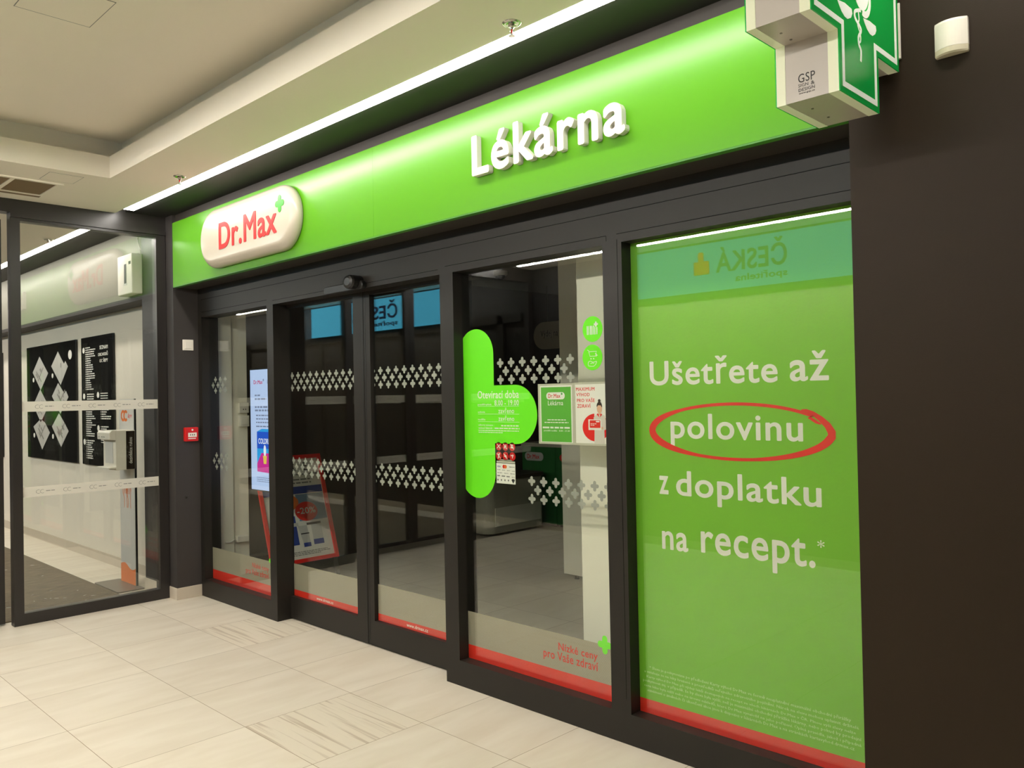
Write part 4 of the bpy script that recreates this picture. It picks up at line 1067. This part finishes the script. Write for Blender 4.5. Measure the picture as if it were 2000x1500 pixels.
# hand sanitiser stand
t = thing('sanitiser_stand', 'white hand sanitiser stand with orange base print behind the glass', 'dispenser', (-0.72, -0.30, 0))
obj('base_plate', MB().prism(rrect(-1.16, -0.60, -0.432, -0.215, 0.02), UP(0), 0.0, 0.010), 'grey_metal', t)
obj('column', MB().box(-1.062, -0.725, -0.238, -0.222, 0.01, 1.60), 'black', t)
fc = obj('front_panel', MB().rect(-1.055, -0.730, 0.012, 1.60, F(-0.238), 0, 0.003), 'pale', t)
P = [(-1.055, 0.012), (-0.730, 0.012), (-0.730, 0.155)] + [(-0.730 - 0.325 * k / 10, 0.155 + 0.0 * k + 0.022 * sin(pi * 2 * k / 10 + pi) + 0.006 * k / 10) for k in range(1, 10)] + [(-1.055, 0.165)]
obj('orange_print', MB().prism(P, F(-0.241), 0.0002, 0.0008), 'orange', fc)
p = F(-0.241)
m = MB()
for cx in (-0.93, -0.85):
    stroke(smooth_path([(cx - 0.03, 0.66), (cx - 0.025, 0.74), (cx - 0.06, 0.79), (cx - 0.06, 0.83)], 4), 0.008, p, 0.0002, 0.0007, m)
    stroke(smooth_path([(cx + 0.03, 0.66), (cx + 0.028, 0.75), (cx + 0.04, 0.83)], 4), 0.008, p, 0.0002, 0.0007, m)
    for k in range(4): stroke([(cx - 0.034 + 0.022 * k, 0.78), (cx - 0.034 + 0.022 * k, 0.855)], 0.007, p, 0.0002, 0.0007, m)
obj('hands_print', m, 'orange', fc)
m = MB()
m.strip(ell(-0.965, 1.455, 0.05, 0.05, 20, 0.7, 5.5), ell(-0.965, 1.455, 0.026, 0.026, 20, 0.7, 5.5), p, 0.0002, 0.0007, closed=False)
m.strip(ell(-0.905, 1.455, 0.05, 0.05, 20, 0.7, 5.5), ell(-0.905, 1.455, 0.026, 0.026, 20, 0.7, 5.5), p, 0.0008, 0.0012, closed=False)
obj('logo', m, 'orange', fc)
text('logo_lettering', 'ŘEPY', (-0.855, -0.765, 1.435, 1.475), p, 'red', fc, off=0.0, q0=0.0002, q1=0.0007)
d = thing('sanitiser_dispenser', 'white box hand sanitiser dispenser with dark side label mounted on the stand', 'dispenser', (-0.84, -0.24, 1.0))
obj('housing', MB().box(-0.985, -0.70, -0.40, -0.2425, 1.004, 1.335), 'plastic', d, bevel=0.004)
obj('nozzle_head', MB().prism([(-0.448, 1.262), (-0.40, 1.255), (-0.40, 1.335), (-0.432, 1.338), (-0.450, 1.318)], RX(0), -0.985, -0.70), 'plastic', d, bevel=0.003)
obj('window_strip', MB().rect(-0.93, -0.76, 1.06, 1.24, F(-0.40), 0, 0.004), 'pale', d)
obj('drip_tray', MB().box(-0.985, -0.70, -0.455, -0.40, 1.018, 1.030), 'plastic', d, bevel=0.002)
for x in (-0.94, -0.88, -0.85, -0.82): obj('indicator', MB().prism(ell(x, 1.283, 0.008, 0.006, 10), F(-0.449), 0, 0.001), 'ink_grey', d)
lb = obj('label_panel', MB().rect(-0.3165, -0.2465, 1.007, 1.328, RX(-0.70), 0, 0.002), 'brown', d)
bm = text_bm('dezinfekce rukou', 0.0, 1.0, 2)
for v in bm.verts: v.co = Vector((-v.co.y, v.co.x, v.co.z))
q = MB(); q.bm.free(); q.bm = place_text(bm, (-0.296, -0.268, 1.055, 1.275), RX(-0.698), 0.0002, 0.0008)
obj('lettering', q, 'print_white', lb)

t = thing('wall_box', 'white upright control box with black slot high on the dark pilaster behind glass', 'box', (-0.75, -0.2, 2.49))
obj('housing', MB().box(-0.915, -0.60, -0.29, -0.2, 2.487, 2.825), 'plastic', t, bevel=0.008)
obj('slot', MB().rect(-0.765, -0.715, 2.58, 2.745, F(-0.29), 0, 0.001), 'black', t)
obj('display', MB().rect(-0.665, -0.62, 2.735, 2.76, F(-0.29), 0, 0.001), 'ink', t)
obj('pull_tab', MB().rect(-0.775, -0.705, 2.565, 2.58, F(-0.29), 0, 0.002), 'pale', t)
obj('cable', MB().tube(smooth_path([(-0.63, -0.21, 2.82), (-0.61, -0.21, 2.86), (-0.66, -0.21, 2.93), (-0.66, -0.21, 3.02)], 5), 0.004, 8), 'plastic', t)

# ================================================================== ACROSS THE CORRIDOR (seen in the glass only)
t = thing('bank_sign', 'blue lit fascia sign across the corridor, mirrored in the green window', 'sign', (3.2, -3.95, 2.5))
obj('light_box', MB().box(1.36, 5.2, -4.0, -3.93, 2.54, 3.0), 'bluelit', t)
t_near = t
t_far = thing('bank_sign', 'bright blue lit sign beyond the partition, mirrored in the sliding door glass', 'sign', (-4.5, -3.95, 2.5))
obj('light_box', MB().box(-5.05, -1.6, -4.0, -3.93, 2.54, 3.0), 'bluelit2', t_far)
for x0, t in ((-2.80, t_far), (3.08, t_near)):
    L_ = 1.10 if x0 < 0 else 0.72
    text('lettering', 'ČESKÁ', (x0, x0 - L_, 2.70, 2.96), BK(-3.93), 'navy', t, off=0.016, q0=0.002, q1=0.012)
    text('small_lettering', 'spořitelna', (x0, x0 - L_ * 0.72, 2.58, 2.67), BK(-3.93), 'navy', t, off=0.012, q0=0.002, q1=0.012)
    c = x0 - L_ - 0.16
    obj('red_mark', MB().prism(rrect(c - 0.085, c + 0.085, 2.70, 2.83, 0.012), BK(-3.93), 0.002, 0.012).prism(rrect(c - 0.035, c + 0.025, 2.825, 2.92, 0.02), BK(-3.93), 0.002, 0.012), 'dark_red', t)
m = MB()
for k in range(4):
    x = -7.0 + 2.1 * k
    m.box(x, x + 0.1, -4.0, -3.96, 0.08, 2.54)
m.box(-8.0, -0.3, -4.0, -3.96, 2.44, 2.54)
struct('trim_5', m, 'frame')
struct('trim_9', MB().box(1.3, 6.6, -3.999, -3.99, 0.08, 2.54), 'bankfront')
struct('trim_6', MB().box(-8.0, -0.3, -3.9995, -3.998, 1.48, 1.565), 'bandfilm')
